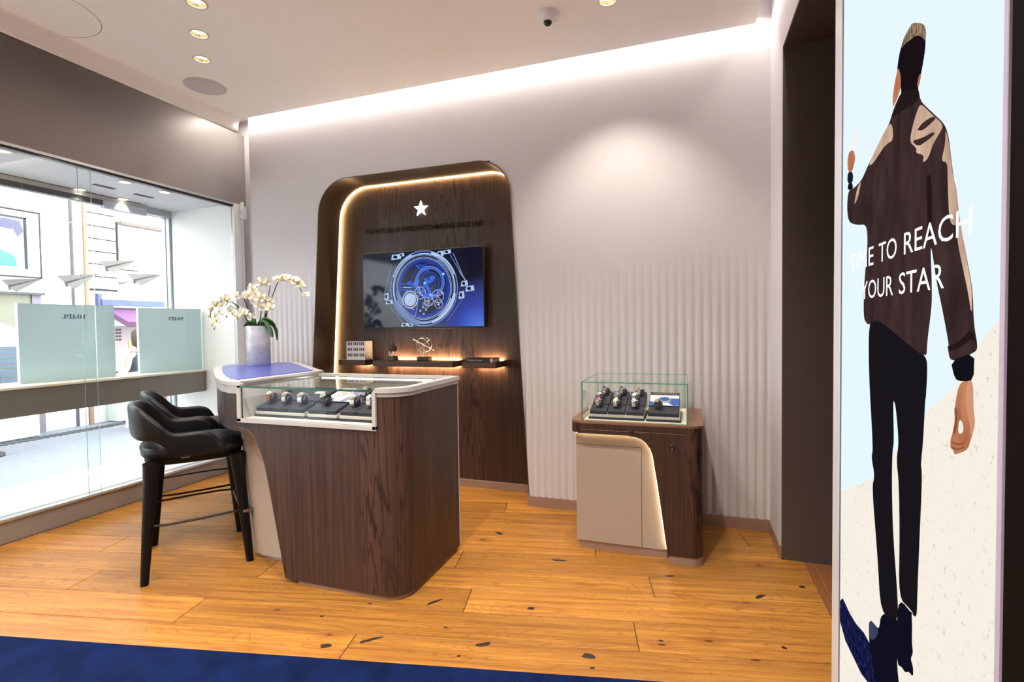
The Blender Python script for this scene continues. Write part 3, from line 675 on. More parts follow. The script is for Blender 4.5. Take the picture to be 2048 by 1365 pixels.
obj('yellow_notice', MB().box(FX+.02, FX+.026, 5.52, 5.62, .98, 1.10), mat('yellow_notice', (0.325, 0.275, 0.100), .7), dr)
pa = thing('garden_parasol', 'white folded parasol canopy behind the left frosted panel', 'parasol', (-7.1, 3.35, -.1))
obj('canopy', MB().loft([[(-7.1+r*math.cos(a), 3.35+r*math.sin(a), z) for a in (2*math.pi*i/8 for i in range(8))] for r, z in ((.46, 1.10), (.24, 1.28), (.02, 1.40))], 0, False), mat('pale_blue_canvas', (.50, .56, .62), .8), pa)
obj('pole', MB().lathe([(.02, -.1), (.02, 1.38)], 8, c=(-7.1, 3.35)), M_ALU, pa)
obj('foot', MB().lathe([(.09, -.1), (.09, -.06), (.03, -.04)], 14, c=(-7.1, 3.35)), M_BLKMETAL, pa)
def planter(label, y, w):
    p = thing('street_planter', label, 'planter', (-7.75, y, -.1))
    obj('trough', MB().box(-8.14, -7.90, y, y+w, -.092, .28, c=.01), mat('pale_trough', (.45, .48, .46), .8) if 'pale_trough' not in bpy.data.materials else bpy.data.materials['pale_trough'], p)
    rnd = random.Random(int(y*10)); lv = MB()
    for i in range(260):
        c = Vector((-8.02+rnd.uniform(-.10, .10), y+rnd.uniform(.02, w-.02), .28+abs(rnd.gauss(0, .16)))); d = Vector((rnd.uniform(-1, 1), rnd.uniform(-1, 1), rnd.uniform(0, 1))).normalized()*rnd.uniform(.05, .10); s = d.cross(Vector((0, 0, 1))).normalized()*.018
        lv.add([c, c+d*.5+s, c+d, c+d*.5-s], [(0, 1, 2, 3)])
    o = obj('foliage', lv, mat('street_leaf', (.045, .085, .03), .6, var=.5, vscale=15) if 'street_leaf' not in bpy.data.materials else bpy.data.materials['street_leaf'], p); o['kind'] = 'stuff'
planter('planter with green plants across the street behind the left panel', 2.7, 1.5)
planter('planter with green plants between the two frosted panels', 5.16, .28)
# passer-by sitting in front of the pink door
def passer_by():
    st = thing('street_stool', 'small pale stool under the seated passer-by across the street', 'stool', (-7.25, 5.02, -.1))
    obj('seat', MB().lathe([(.15, .40), (.16, .415), (.15, .43), (.01, .43)], 18), M_WHITE2, st, local=True)
    for a in (.8, 2.4, 3.9, 5.5): obj('leg', MB().tube([(.12*math.cos(a), .12*math.sin(a), .41), (.16*math.cos(a), .16*math.sin(a), 0)], .014, 8), M_WHITE2, st, local=True)
    p = thing('person', 'person in dark sleeveless top and pale skirt sitting across the street, arm stretched out', 'person', (-7.25, 5.02, -.1))
    V = [(0,0,.55,.12), (.02,0,.70,.115), (.03,0,.84,.115), (.04,0,.98,.10), (.05,0,1.07,.05), (.06,0,1.13,.048), (.07,0,1.21,.082), (.07,0,1.30,.072),
         (.06,-.15,1.01,.045), (.12,-.24,.82,.038), (.16,-.42,.74,.030), (.17,-.50,.73,.024), (.05,.16,1.01,.045), (.04,.20,.80,.036), (.20,.15,.66,.028), (.27,.12,.63,.022),
         (.05,-.10,.52,.085), (.40,-.11,.50,.060), (.40,-.11,.09,.04), (.52,-.11,.035,.033), (.05,.10,.52,.085), (.40,.11,.50,.060), (.38,.11,.09,.04), (.50,.11,.035,.033)]
    E = [(0,1),(1,2),(2,3),(3,4),(4,5),(5,6),(6,7),(3,8),(8,9),(9,10),(10,11),(3,12),(12,13),(13,14),(14,15),(0,16),(16,17),(17,18),(18,19),(0,20),(20,21),(21,22),(22,23)]
    me = bpy.data.meshes.new('body'); me.from_pydata([v[:3] for v in V], E, []); me.update()
    o = bpy.data.objects.new('body', me); COL.objects.link(o); o.parent = p
    sk = o.modifiers.new('skin', 'SKIN'); sk.use_smooth_shade = True
    for i, v in enumerate(V): me.skin_vertices[0].data[i].radius = (v[3], v[3]); me.skin_vertices[0].data[i].use_root = i == 0
    q = o.modifiers.new('sub', 'SUBSURF'); q.levels = q.render_levels = 1
    me.materials.append(mat('light_skin', (.42, .20, .14), .6))
    def band(name, prof, m, cx=.03):
        obj(name, MB().loft([[(cx+sx*math.cos(a), sy*math.sin(a), z) for a in (2*math.pi*i/16 for i in range(16))] for sx, sy, z in prof]), m, p, local=True)
    band('tank_top', [(.135, .155, .58), (.138, .155, .72), (.132, .165, .88), (.12, .15, 1.0), (.08, .10, 1.06)], mat('dark_teal_top', (.012, .02, .035), .8))
    sk_ = MB(); sk_.loft([[(x, sy*math.sin(a), .52+sz*math.cos(a)) for a in (2*math.pi*i/16 for i in range(16))] for x, sy, sz in ((-.14, .15, .09), (0, .21, .115), (.25, .21, .10), (.44, .20, .09))]); obj('skirt', sk_, mat('pale_skirt', (.40, .38, .28), .8), p, local=True)
    band('hair', [(.03, .03, 1.10), (.085, .10, 1.15), (.102, .105, 1.25), (.10, .10, 1.33), (.04, .04, 1.385)], mat('brown_hair', (.05, .025, .015), .7), .05)
    fm = MB(); fm.sphere((.152, 0, 1.215), .013, 8, 5); fm.box(.148, .156, -.02, .02, 1.172, 1.18)
    for s in (-1, 1): fm.sphere((.148, s*.03, 1.245), .008, 8, 5)
    obj('face', fm, bpy.data.materials['light_skin'], p, local=True)
passer_by()

# ================================================================== SHOWCASE COUNTER
CT = thing('showcase_counter', 'dark wenge showcase counter with glass display, white rim and angled blue-topped desk wing', 'counter', (-1.67, 2.26, 0))
CFX, CF, CB_ = -1.205, 1.965, 2.56      # right face, front face, back face
RC = .115
def left_at(z):
    P = [(.02, -1.866), (.20, -1.893), (.443, -1.948), (.58, -1.978), (.639, -2.0), (.69, -2.026), (.725, -2.052), (.748, -2.09), (.757, -2.14)]
    if z <= P[0][0]: return P[0][1]
    for (z0, x0), (z1, x1) in zip(P[:-1], P[1:]):
        if z <= z1: return x0+(x1-x0)*(z-z0)/(z1-z0)
    return P[-1][1]
def body_loop(z, l, ins=0.0):
    f, r, b = CF+ins, CFX-ins, CB_-ins
    return [(l, f, z)]+[(x, y, z) for x, y in arc(r-RC, f+RC, RC, 270, 360, 10)]+[(r, b, z), (l, b, z)]
mb = MB()
zs = [.022, .2, .36, .52, .60, .64, .67, .69, .71, .725, .738, .748, .757, .787]
mb.loft([body_loop(z, left_at(z)) for z in zs], 0, False, True)
obj('body', mb, M_WENGE, CT)
# right wall of the case with the rounded corner
mb = MB(); mb.loft([[(-1.33, CF, z)]+[(x, y, z) for x, y in arc(CFX-RC, CF+RC, RC, 270, 360, 10)]+[(CFX, CB_, z), (CFX-.03, CB_, z), (CFX-.03, CF+RC, z), (-1.33, CF+.02, z)] for z in (.787, .938)], 0, False, True)
obj('corner_panel', mb, M_WENGE, CT)
obj('plinth', MB().loft([[(-1.80, CF+.012, z)]+[(x, y, z) for x, y in arc(CFX-.012-RC*.9, CF+.012+RC*.9, RC*.9, 270, 360, 8)]+[(CFX-.012, CB_-.04, z), (-1.80, CB_-.04, z)] for z in (0, .0225)], 0, False), M_ROSE, CT)
obj('edge_trim', MB().box(CFX-.004, CFX+.002, CB_, CB_+.007, .05, .945), M_WHITE, CT)
# white rim: slab over a recessed band
def rim_loop(z, o):
    return [(-1.33, CF-o, z)]+[(x, y, z) for x, y in arc(CFX-RC, CF+RC, RC+o, 270, 360, 10)]+[(CFX+o, CB_+o, z), (-2.16, CB_+o, z), (-2.16, CB_-.016, z), (-1.235, CB_-.016, z), (-1.235, CF+RC+.02, z)]+[(x, y, z) for x, y in arc(CFX-RC-.0, CF+RC+.02, .085, 360, 290, 5)]+[(-1.33, CF+.025, z)]
mb = MB(); L0 = rim_loop(.955, .010); L1 = rim_loop(.976, .010)
mb.prism([(p[0], p[1]) for p in L0], 'z', .955, .976, 0)
obj('rim', mb, M_WHITE, CT)
mb = MB(); mb.prism([(p[0], p[1]) for p in rim_loop(0, .003)], 'z', .936, .955, 0)
obj('rim_band', mb, M_WHITE, CT)
# front frame of the case
fr = MB().box(-2.136, -2.112, CF-.012, CF+.012, .787, .978, c=.001).box(-1.345, -1.326, CF-.012, CF+.012, .787, .965, c=.001).box(-2.136, -1.326, CF-.012, CF+.012, .783, .803, c=.001)
obj('case_frame', fr, M_WHITE, CT)
cfm = MB(); cfm.prism([(-2.115, CF+.01), (-1.33, CF+.01), (-1.285, CF+.045), (-1.245, CF+.10), (-1.245, CB_-.010), (-2.115, CB_-.010)], 'z', .788, .802); obj('case_floor', cfm, M_CREAM, CT)
obj('case_back', MB().box(-2.12, -1.237, CB_-.010, CB_-.003, .80, .938), mat('grey_case_back', (.33, .32, .315), .3), CT)
obj('case_side', MB().box(-2.125, -2.115, CF+.012, CB_-.010, .80, .955), M_WHITE, CT)
obj('case_side', MB().box(-1.240, -1.236, CF+RC, CB_-.010, .80, .938), M_WHITE, CT)
def pane(name, parent, x0, x1, y0, y1, z0, z1, edge=M_GREENS):
    dx, dy, dz = x1-x0, y1-y0, z1-z0; th = min(dx, dy, dz); mb = MB()
    vs = [(x, y, z) for x in (x0, x1) for y in (y0, y1) for z in (z0, z1)]
    for f, ax in (((0,1,3,2), dx), ((4,6,7,5), dx), ((0,4,5,1), dy), ((2,3,7,6), dy), ((0,2,6,4), dz), ((1,5,7,3), dz)):
        mb.add(vs, [f], 0 if ax == th else 1)
    return obj(name, mb, [M_GLASS, edge], parent)
pane('front_glass', CT, -2.112, -1.345, CF-.004, CF+.003, .803, .957)
mb = MB(); gp = [(-2.13, CF-.012), (-1.338, CF-.012), (-1.338, CF+.022), (-1.285, CF+.05), (-1.246, CF+.10), (-1.246, CB_-.0145), (-2.13, CB_-.0145)]; mb.prism(gp, 'z', .958, .968, 0, 1); obj('top_glass', mb, [M_GLASS, M_GREENS], CT)
obj('case_light', MB().box(-2.10, -1.25, CB_-.0165, CB_-.0105, .944, .953), emat('case_led', (1, .95, .88), 11), CT)
# the angled desk wing
WING = [(-2.13, 1.953), (-2.22, 1.972), (-2.32, 2.022), (-2.44, 2.105), (-2.57, 2.207), (-2.73, 2.340), (-2.89, 2.475), (-3.05, 2.615), (-3.19, 2.745), (-3.255, 2.825), (-3.275, 2.90), (-3.25, 2.975), (-3.05, 3.205), (-2.985, 3.255), (-2.91, 3.245), (-2.13, 2.600)]
def inset(P, d):
    n = len(P); out = []
    for i in range(n):
        a, b, c = (Vector(P[i-1]), Vector(P[i]), Vector(P[(i+1) % n]))
        e0 = (b-a).normalized(); e1 = (c-b).normalized(); n0 = Vector((e0.y, -e0.x)); n1 = Vector((e1.y, -e1.x))
        m = (n0+n1); m = m/max(m.length_squared, .2)*2
        out.append(tuple(b+m*d*-1 if False else b-(-m)*d))
    return out
_ar = sum(WING[i-1][0]*WING[i][1]-WING[i][0]*WING[i-1][1] for i in range(len(WING)))
SG = 1 if _ar < 0 else -1
W1, W2, W3 = (inset(WING, SG*d) for d in (.006, .014, .05))
mb = MB(); mb.prism(WING[::-1], 'z', .966, .985); obj('desk_top', mb, M_WHITE, CT, bevel=.003)
mb = MB(); mb.prism(W1[::-1], 'z', .925, .966); obj('desk_band', mb, M_WHITE, CT)
mb = MB(); mb.prism(W2[::-1], 'z', .735, .925); obj('desk_apron', mb, M_WENGE, CT)
PAD = [(-2.225, 2.045), (-2.32, 2.085), (-2.50, 2.215), (-2.70, 2.375), (-2.90, 2.545), (-3.06, 2.69), (-3.17, 2.80), (-3.185, 2.87), (-3.16, 2.93), (-2.985, 3.15), (-2.90, 3.165), (-2.205, 2.590)]
mb = MB(); mb.prism(PAD[::-1], 'z', .985, .9885); obj('blotter', mb, M_BLUE, CT, bevel=.001)
obj('desk_edge', MB().box(-2.145, -2.125, CF+.012, 2.59, .9755, .9865, c=.001), M_ALU, CT)
# beige leg under the wing, leaning like the front cut-out, metal sole
def base_loop(z, k):
    s = .075*k
    return [(x, y, z) for x, y in rrect(-2.33-s, -1.60, 2.125, 2.50, (.17, .02, .02, .12), 8)]
obj('beige_leg', MB().loft([base_loop(z, z/.70) for z in (.03, .25, .5, .735)], 0, True, True), M_BEIGE, CT)
obj('leg_sole', MB().loft([[(x, y, z) for x, y in rrect(-2.30, -1.60, 2.15, 2.48, (.15, .02, .02, .1), 8)] for z in (0, .031)], 0, False), M_ALU, CT)
# bronze liner following the curve of the cut-out
cv = [(-2.135, .7565), (-2.09, .7475), (-2.052, .7245), (-2.026, .6895), (-2.0, .6385), (-1.978, .58), (-1.948, .443), (-1.866, .024)]
mb = MB(); mb.loft([[(x, y, z) for x, z in cv] for y in (CF-.001, CF+.16)], 0, True, False, closed=False)
o = obj('cutout_liner', mb, M_BRONZE, CT); q = o.modifiers.new('thickness', 'SOLIDIFY'); q.thickness = .004; q.offset = 0
obj('cutout_light', MB().tube([(x-.006, CF+.135, z-.006) for x, z in cv[:-1]], .004, 6), M_LEDW, CT)

# ================================================================== SMALL SHOWCASE CABINET BY THE WALL
KB = thing('showcase_cabinet', 'small wenge cabinet with beige door and green-edged glass case by the ribbed wall', 'cabinet', (-.26, 3.0, 0))
KX0, KX1, KF, KY, KB_ = -.611, .079, 2.73, 2.79, 3.325
top = rrect(KX0, KX1, KF, KB_, (.075, .065, .004, .004), 8)
obj('top', MB().prism(top, 'z', .715, .726, 0), M_TOPWOOD, KB)
obj('top_edge', MB().loft([[(x, y, z) for x, y in top] for z in (.66, .715)], 0, False), M_WENGE, KB)
# front: one board, cut away in a curve over the beige front, leg on the right
curve = [(-.300, .66), (-.251, .653), (-.228, .645), (-.204, .627), (-.186, .600), (-.173, .564), (-.150, .42), (-.125, .24), (-.102, .065), (-.098, .045)]
mb = MB()
def cut_at(z):
    for (x0, z0), (x1, z1) in zip(curve[:-1], curve[1:]):
        if z1 <= z <= z0: return x0+(x1-x0)*(z-z0)/(z1-z0)
    return curve[-1][0]
zs = [.045, .065, .24, .42, .564, .600, .627, .645, .653, .66]
mb.loft([[(cut_at(z), KF, z)]+[(x, y, z) for x, y in arc(KX1-.065, KF+.065, .065, 270, 360, 8)]+[(KX1, KB_, z), (cut_at(z), KB_, z)] for z in zs], 0, False, True)
obj('side_leg', mb, M_WENGE, KB)
obj('foot', MB().loft([[(-.093, KF+.004, z)]+[(x, y, z) for x, y in arc(KX1-.061, KF+.065, .061, 270, 360, 8)]+[(KX1, KB_-.01, z), (-.093, KB_-.01, z)] for z in (0, .0455)], 0, False), M_ROSE, KB)
bz = [(-.588, .045), (-.098, .045)]+[(x-.002, z-.004) for x, z in curve[::-1][1:-1]]+[(-.300, .648), (-.588, .648)]
mb = MB(); mb.prism(bz, 'y', KY, KB_-.02); obj('beige_front', mb, M_BEIGE, KB)
o = obj('door', MB().box(-.586, -.2335, KY-.004, KY+.004, .047, .586), M_BEIGE, KB)
obj('door_gap', MB().box(-.2335, -.2315, KY-.0012, KY, .045, .588).box(-.588, -.2315, KY-.0012, KY, .586, .588), M_BLACK, KB)
obj('plinth', MB().box(-.572, -.10, KY+.006, KB_-.03, 0, .0455), M_ROSE, KB)
lp = [(-.585, .655), (-.300, .655)]+[(x-.004, z-.003) for x, z in curve[1:-1]]
obj('light_strip', MB().tube([(x, KY-.016, z-.001) for x, z in lp], .0018, 6), M_LEDW, KB)
o = obj('drawer_slot', MB().box(-.545, .002, KF-.0006, KF+.002, .683, .689), M_BLACK, KB)
obj('steel_line', MB().box(-.545, .002, KF-.0012, KF, .6815, .6832).box(-.545, -.5435, KF-.0012, KF, .682, .692), M_STEEL, KB)
obj('lock', MB().lathe([(.010, 0), (.010, .006), (.006, .009)], 14, M=T(-.278, KF, .686) @ RX(math.pi/2)).box(-.289, -.267, KF-.004, KF, .676, .688), M_BLACK, KB)
bt = obj('push_button', MB().lathe([(.0155, -.001), (.0155, .003), (.013, .005), (.002, .005)], 24, M=T(-.074, KF, .612) @ RX(math.pi/2)), M_BLACK, KB)
obj('button_mark', MB().box(-.078, -.070, KF-.0056, KF-.005, .602, .605), M_WHITE, bt)
obj('display_mat', MB().box(-.538, -.004, 2.768, 3.275, .726, .731), M_CREAM, KB)
vit = obj('glass_case', MB().box(-.548, .004, 2.756, 2.758, .7262, .7268), M_GREEN, KB)
G0, G1, GF, GBK, GT = -.549, .005, 2.756, 3.29, .940
def gpane(x0, x1, y0, y1, z0, z1): return pane('glass_pane', vit, x0, x1, y0, y1, z0, z1, M_GREEN)
gpane(G0, G1, GF, GF+.006, .727, GT-.006); gpane(G0, G1, GBK-.006, GBK, .727, GT-.006)
gpane(G0, G0+.006, GF+.006, GBK-.006, .727, GT-.006); gpane(G1-.006, G1, GF+.006, GBK-.006, .727, GT-.006)
gpane(G0, G1, GF, GBK, GT-.006, GT)

# ================================================================== TRAYS, BLOCKS, WATCHES
SL = math.radians(15)
def make_tray(name, label, x0, w, y0, z0, depth):
    t = thing(name, label, 'display tray', (x0, y0, z0))
    obj('base', MB().box(-.004, w+.004, -.006, depth, 0, .012, c=.001), M_NAVY, t, local=True)
    prof = [(.0, .012), (.0, .026), (depth-.005, .026+(depth-.005)*math.tan(SL)), (depth-.005, .012)]
    mb = MB(); mb.prism(prof, 'x', 0, w); obj('wedge', mb, M_ACRYL, t, local=True)
    return t
def make_block(label, x, w, y, d, ty, tz, group):
    """block lying on the wedge of a tray that starts at (ty, tz)"""
    b = thing('display_block', label, 'display block', (x, y, tz+.0262+(y-ty)*math.tan(SL)), 0, group)
    obj('pad', MB().box(0, w, 0, d, 0, .020, c=.0015, M=RX(SL)), M_NAVY, b, local=True)
    obj('latch', MB().box(w*.40, w*.58, -.001, .004, -.003, .001, M=RX(SL)), M_STEEL, b, local=True)
    return b
PROTO = {}
M_CUSH = mat('navy_cushion', (.012, .016, .045), .35)
def dial_mat(c):
    k = 'dial_%02d_%02d_%02d' % tuple(int(99*v) for v in c)
    return bpy.data.materials.get(k) or mat(k, c, .25, metal=.2)
def make_watch(label, loc, rz, strap, dial, metal, group, tilt=0.0, s=1.0):
    """C-cushion with a watch strapped round it; local front is -y"""
    w = thing('wristwatch', label, 'watch', loc, rz, group)
    R = .021*s; H = .016*s
    M0 = RX(tilt)
    ang = [math.radians(a) for a in range(-30, 211, 20)]
    if 'cushion' not in PROTO:
        mb = MB(); loops = []
        for x, k in ((-H-.004, .72), (-H, .93), (0, 1.0), (H, .93), (H+.004, .72)):
            loops.append([(x, R*k*math.cos(a), R+R*k*math.sin(a)*1.05) for a in ang]+[(x, -R*.5*k, R*.35), (x, R*.5*k, R*.35)])
        mb.loft(loops, 0, True, True); PROTO['cushion'] = mb
    o = obj('cushion', PROTO['cushion'], M_CUSH, w, local=True)
    mb = MB(); nb = 13
    for i in range(nb):
        a0, a1 = math.radians(-25+i*230/nb), math.radians(-25+(i+.86)*230/nb); bw = H*.62*(1 if i % 2 else .96)
        loops = []
        for a in (a0, a1):
            c, sn = math.cos(a), math.sin(a)
            loops.append([(x, r*c, R+r*sn*1.05) for x, r in ((-bw, R+.0006), (-bw, R+.0034), (bw, R+.0034), (bw, R+.0006))])
        mb.loft(loops, 0, False)
    obj('strap', mb, strap, w, local=True)
    A = math.radians(128); ctr = Vector((0, (R+.002)*math.cos(A), R+(R+.002)*math.sin(A)*1.05))
    M = T(*ctr) @ RX(A-math.pi/2)
    cs = obj('case', MB().lathe([(.0125, 0), (.0145, .002), (.0148, .006), (.0125, .0085), (.0118, .0082)], 20, M=M, caps=False).box(.0135, .0185, -.002, .002, .003, .006, M=M).box(-.0075, -.0045, -.0185, .0185, .001, .005, M=M).box(.0045, .0075, -.0185, .0185, .001, .005, M=M), metal, w, local=True)
    obj('dial', MB().lathe([(.012, .0078), (.0005, .0079)], 20, M=M, caps=False), dial, cs, local=True)
    h = MB().box(-.0005, .0005, 0, .0085, .0082, .0085, M=M @ RZ(.9)).box(-.0006, .0006, 0, .006, .0082, .0085, M=M @ RZ(-.9))
    for k in range(12): h.box(-.0006, .0006, .009, .011, .0081, .0084, M=M @ RZ(k*math.pi/6))
    obj('hands', h, M_STEEL, cs, local=True)
    obj('subdial', MB().lathe([(.003, .0083), (.0003, .0083)], 12, M=M @ T(.0045, -.003, 0), caps=False).lathe([(.003, .0083), (.0003, .0083)], 12, M=M @ T(-.0045, -.003, 0), caps=False), M_CUSH, cs, local=True)
    return w
M_TAN = mat('tan_leather_strap', (.42, .16, .05), .6); M_BLKSTRAP = mat('black_strap', (.015, .015, .018), .6)
M_TITAN = mat('brushed_titanium', (.45, .43, .40), .35, metal=1)
def zon(y, ty, tz): return tz+.0262+.020/math.cos(SL)+(y-ty)*math.tan(SL)
# -- cabinet trays
TY, TZ = 2.792, .7312
make_tray('watch_tray', 'wide navy sloping tray holding nine steel watches in the cabinet glass case', -.513, .292, TY, TZ, .30)
GBL = 'navy blocks on the wide cabinet tray'; GW = 'steel watches in the cabinet case'
cols = [(.45, .04, .03), (.75, .68, .40), (.62, .62, .64), (.55, .50, .42), (.10, .10, .11), (.85, .85, .82), (.03, .03, .035), (.05, .05, .06), (.28, .06, .05)]
nm = [('left', 'red-ringed'), ('middle', 'cream'), ('right', 'silver')]
for i in range(3):
    x = -.510+i*.098
    make_block('navy display block on the cabinet case wide tray, front row, %s' % nm[i][0], x, .092, TY+.002, .085, TY, TZ, GBL)
    make_block('long navy display block on the cabinet case wide tray, rear row, %s' % nm[i][0], x, .092, TY+.100, .185, TY, TZ, GBL)
    for r, (yy, word) in enumerate(((.045, 'front row'), (.128, 'middle row'), (.215, 'rear row'))):
        c = cols[r*3+i]; xx = x+(.046 if r == 0 else .040 if r == 1 else .058)
        look = (('red-dialled steel watch', 'cream-dialled steel watch', 'silver-dialled steel watch'), ('warm grey titanium watch', 'dark-dialled steel watch', 'white-dialled steel watch'), ('black-dialled steel watch', 'black chronograph steel watch', 'maroon-dialled steel watch'))[r][i]
        make_watch('%s, %s left to right number %s of the cabinet wide tray' % (look, word, ('one', 'two', 'three')[i]), (xx, TY+yy, zon(TY+yy, TY, TZ)+.0005), -.38, M_TITAN if (r, i) == (1, 0) else M_BRACE, dial_mat(c), M_STEEL, GW)
make_tray('watch_tray', 'narrow navy sloping tray on the right inside the cabinet glass case', -.203, .168, TY, TZ, .30)
make_block('broad navy block under the single black watch in the cabinet case', -.200, .160, TY+.002, .085, TY, TZ, None)
make_watch('black watch alone on the narrow tray of the cabinet case', (-.148, TY+.05, zon(TY+.05, TY, TZ)+.0005), -.30, M_BLKSTRAP, dial_mat((.12, .03, .03)), M_BLKMETAL, None)
def picture_stand(label, x, y, w, d, ty, tz, cab):
    p = thing('picture_stand', label, 'picture stand', (x, y, tz+.0262+(y-ty)*math.tan(SL)))
    M = RX(SL)
    obj('block', MB().box(0, w, 0, d, 0, .020, c=.001, M=M), M_NAVY, p, local=True)
    pic = obj('print', MB().add([(0.002, .002, .0205), (w-.002, .002, .0205), (w-.002, d-.002, .0205), (.002, d-.002, .0205)], [(0, 1, 2, 3)], M=M), mat('white_card', (.78, .80, .84), .4) if 'white_card' not in bpy.data.materials else bpy.data.materials['white_card'], p, local=True)
    def flat(pts, m, z, name):
        obj(name, MB().poly([(a*w, b*d, z) for a, b in pts], 0, M), m, pic, local=True)
    blue = bpy.data.materials.get('print_blue') or mat('print_blue', (.02, .09, .42), .4)
    blk = bpy.data.materials.get('print_black') or mat('print_black', (.015, .015, .02), .4)
    gry = bpy.data.materials.get('print_steel') or mat('print_steel', (.28, .30, .38), .4)
    ell = lambda cx, cy_, rx, ry: [(cx+rx*math.cos(2*math.pi*i/24), cy_+ry*math.sin(2*math.pi*i/24)) for i in range(24)]
    if cab:
        flat([(.012, .78), (.988, .78), (.988, .99), (.012, .99)], blk, .0207, 'title_band')
        flat([(.012, .02), (.38, .02), (.012, .33)], blue, .0207, 'blue_field'); flat([(.55, .55), (.988, .55), (.988, .02), (.80, .02), (.40, .44)], blue, .0207, 'blue_field')
        flat(ell(.48, .30, .24, .10), gry, .0208, 'watch_print'); flat(ell(.50, .47, .22, .19), gry, .0209, 'watch_print'); flat(ell(.50, .48, .17, .145), blue, .0211, 'watch_print')
        t = text_mb('ZENITH', .10*w, .90*w, .845*d, .925*d, 0, mb=None, M=None)
        for v in t.v: v.y, v.z = v.z, .0209
        t.v = [M @ v for v in t.v]
        obj('lettering', t, M_WHITE, pic, local=True)
    else:
        flat([(.55, .98), (.98, .98), (.98, .30), (.80, .02), (.62, .02), (.70, .4)], bpy.data.materials.get('print_lilac') or mat('print_lilac', (.16, .15, .38), .4), .0207, 'lilac_field')
        flat([(.02, .02), (.02, .30), (.30, .22), (.42, .02)], bpy.data.materials['print_lilac'], .0207, 'lilac_field')
        flat(ell(.42, .55, .22, .22), gry, .0208, 'watch_print'); flat(ell(.42, .55, .17, .165), M_WHITE, .0210, 'watch_print'); flat(ell(.42, .55, .10, .10), gry, .0212, 'watch_print')
    return p
picture_stand('picture block with ZENITH title and blue watch print in the cabinet case', -.200, TY+.100, .160, .185, TY, TZ, True)
# -- counter trays
TY2, TZ2 = 2.035, .8025
GB2 = 'navy blocks in the counter showcase'; GW2 = 'watches in the counter showcase'
make_tray('watch_tray', 'wide navy sloping tray at the left of the counter showcase', -2.098, .305, TY2, TZ2, .30)
make_tray('watch_tray', 'narrow navy sloping tray in the middle of the counter showcase', -1.772, .172, TY2, TZ2, .30)
make_tray('watch_tray', 'wide navy sloping tray at the right of the counter showcase', -1.583, .286, TY2, TZ2, .30)
HD = -.06
for i in range(3):
    x = -2.094+i*.1005; w_ = ('left', 'middle', 'right')[i]
    make_block('navy block on the left counter tray, front row, %s' % w_, x, .096, TY2+.002, .095, TY2, TZ2, GB2)
    make_block('long navy block on the left counter tray, rear row, %s' % w_, x, .096, TY2+.110, .175, TY2, TZ2, GB2)
    make_watch(('watch with tan strap, front left of the counter showcase', 'steel watch second from left in the counter front row', 'steel watch third from left in the counter front row')[i], (x+.05, TY2+.055, zon(TY2+.055, TY2, TZ2)+.0005), HD, (M_TAN, M_BRACE, M_BRACE)[i], dial_mat(((.75, .72, .62), (.5, .48, .4), (.5, .48, .4))[i]), M_STEEL, GW2, s=1.25)
make_watch('rose gold watch with tan strap on the rear block of the counter showcase', (-2.045, TY2+.165, zon(TY2+.165, TY2, TZ2)+.0005), HD, M_TAN, dial_mat((.6, .35, .2)), M_GOLD, GW2, s=1.25)
make_block('broad navy block in the middle of the counter front row', -1.768, .164, TY2+.002, .095, TY2, TZ2, None)
make_watch('watch on dark strap in the middle of the counter showcase', (-1.705, TY2+.055, zon(TY2+.055, TY2, TZ2)+.0005), HD, M_BLKSTRAP, dial_mat((.45, .42, .35)), M_TITAN, GW2, s=1.25)
picture_stand('picture block with white and lilac watch print in the counter showcase', -1.768, TY2+.110, .164, .175, TY2, TZ2, False)
for i in range(3):
    x = -1.580+i*.0935; w_ = ('left', 'middle', 'right')[i]
    make_block('navy block on the right counter tray, front row, %s' % w_, x, .0895, TY2+.002, .095, TY2, TZ2, GB2)
    make_block('long navy block on the right counter tray, rear row, %s' % w_, x, .0895, TY2+.110, .175, TY2, TZ2, GB2)
    make_watch(('steel bracelet watch left of the two at the right of the counter front row', 'steel bracelet watch beside the right frame bar of the counter showcase', 'steel watch behind the rounded corner of the counter showcase')[i], (x+.05, TY2+.055, zon(TY2+.055, TY2, TZ2)+.0005), HD, M_BRACE, dial_mat((.55, .52, .42)), M_STEEL, GW2, s=1.25)
    if i != 1: make_watch(('dark watch on the rear left block of the right counter tray', '', 'steel watch on the rear right block of the right counter tray')[i], (x+.05, TY2+.15, zon(TY2+.15, TY2, TZ2)+.0005), HD, M_TITAN, dial_mat((.2, .2, .2)), M_TITAN, GW2, s=1.25)
pc = thing('price_card', 'small white price card lying on the rear blocks of the counter showcase', 'card', (-1.862, TY2+.20, zon(TY2+.20, TY2, TZ2)+.0004))
obj('card', MB().box(-.028, .028, -.012, .018, 0, .0015, M=RX(SL)), M_WHITE, pc, local=True)

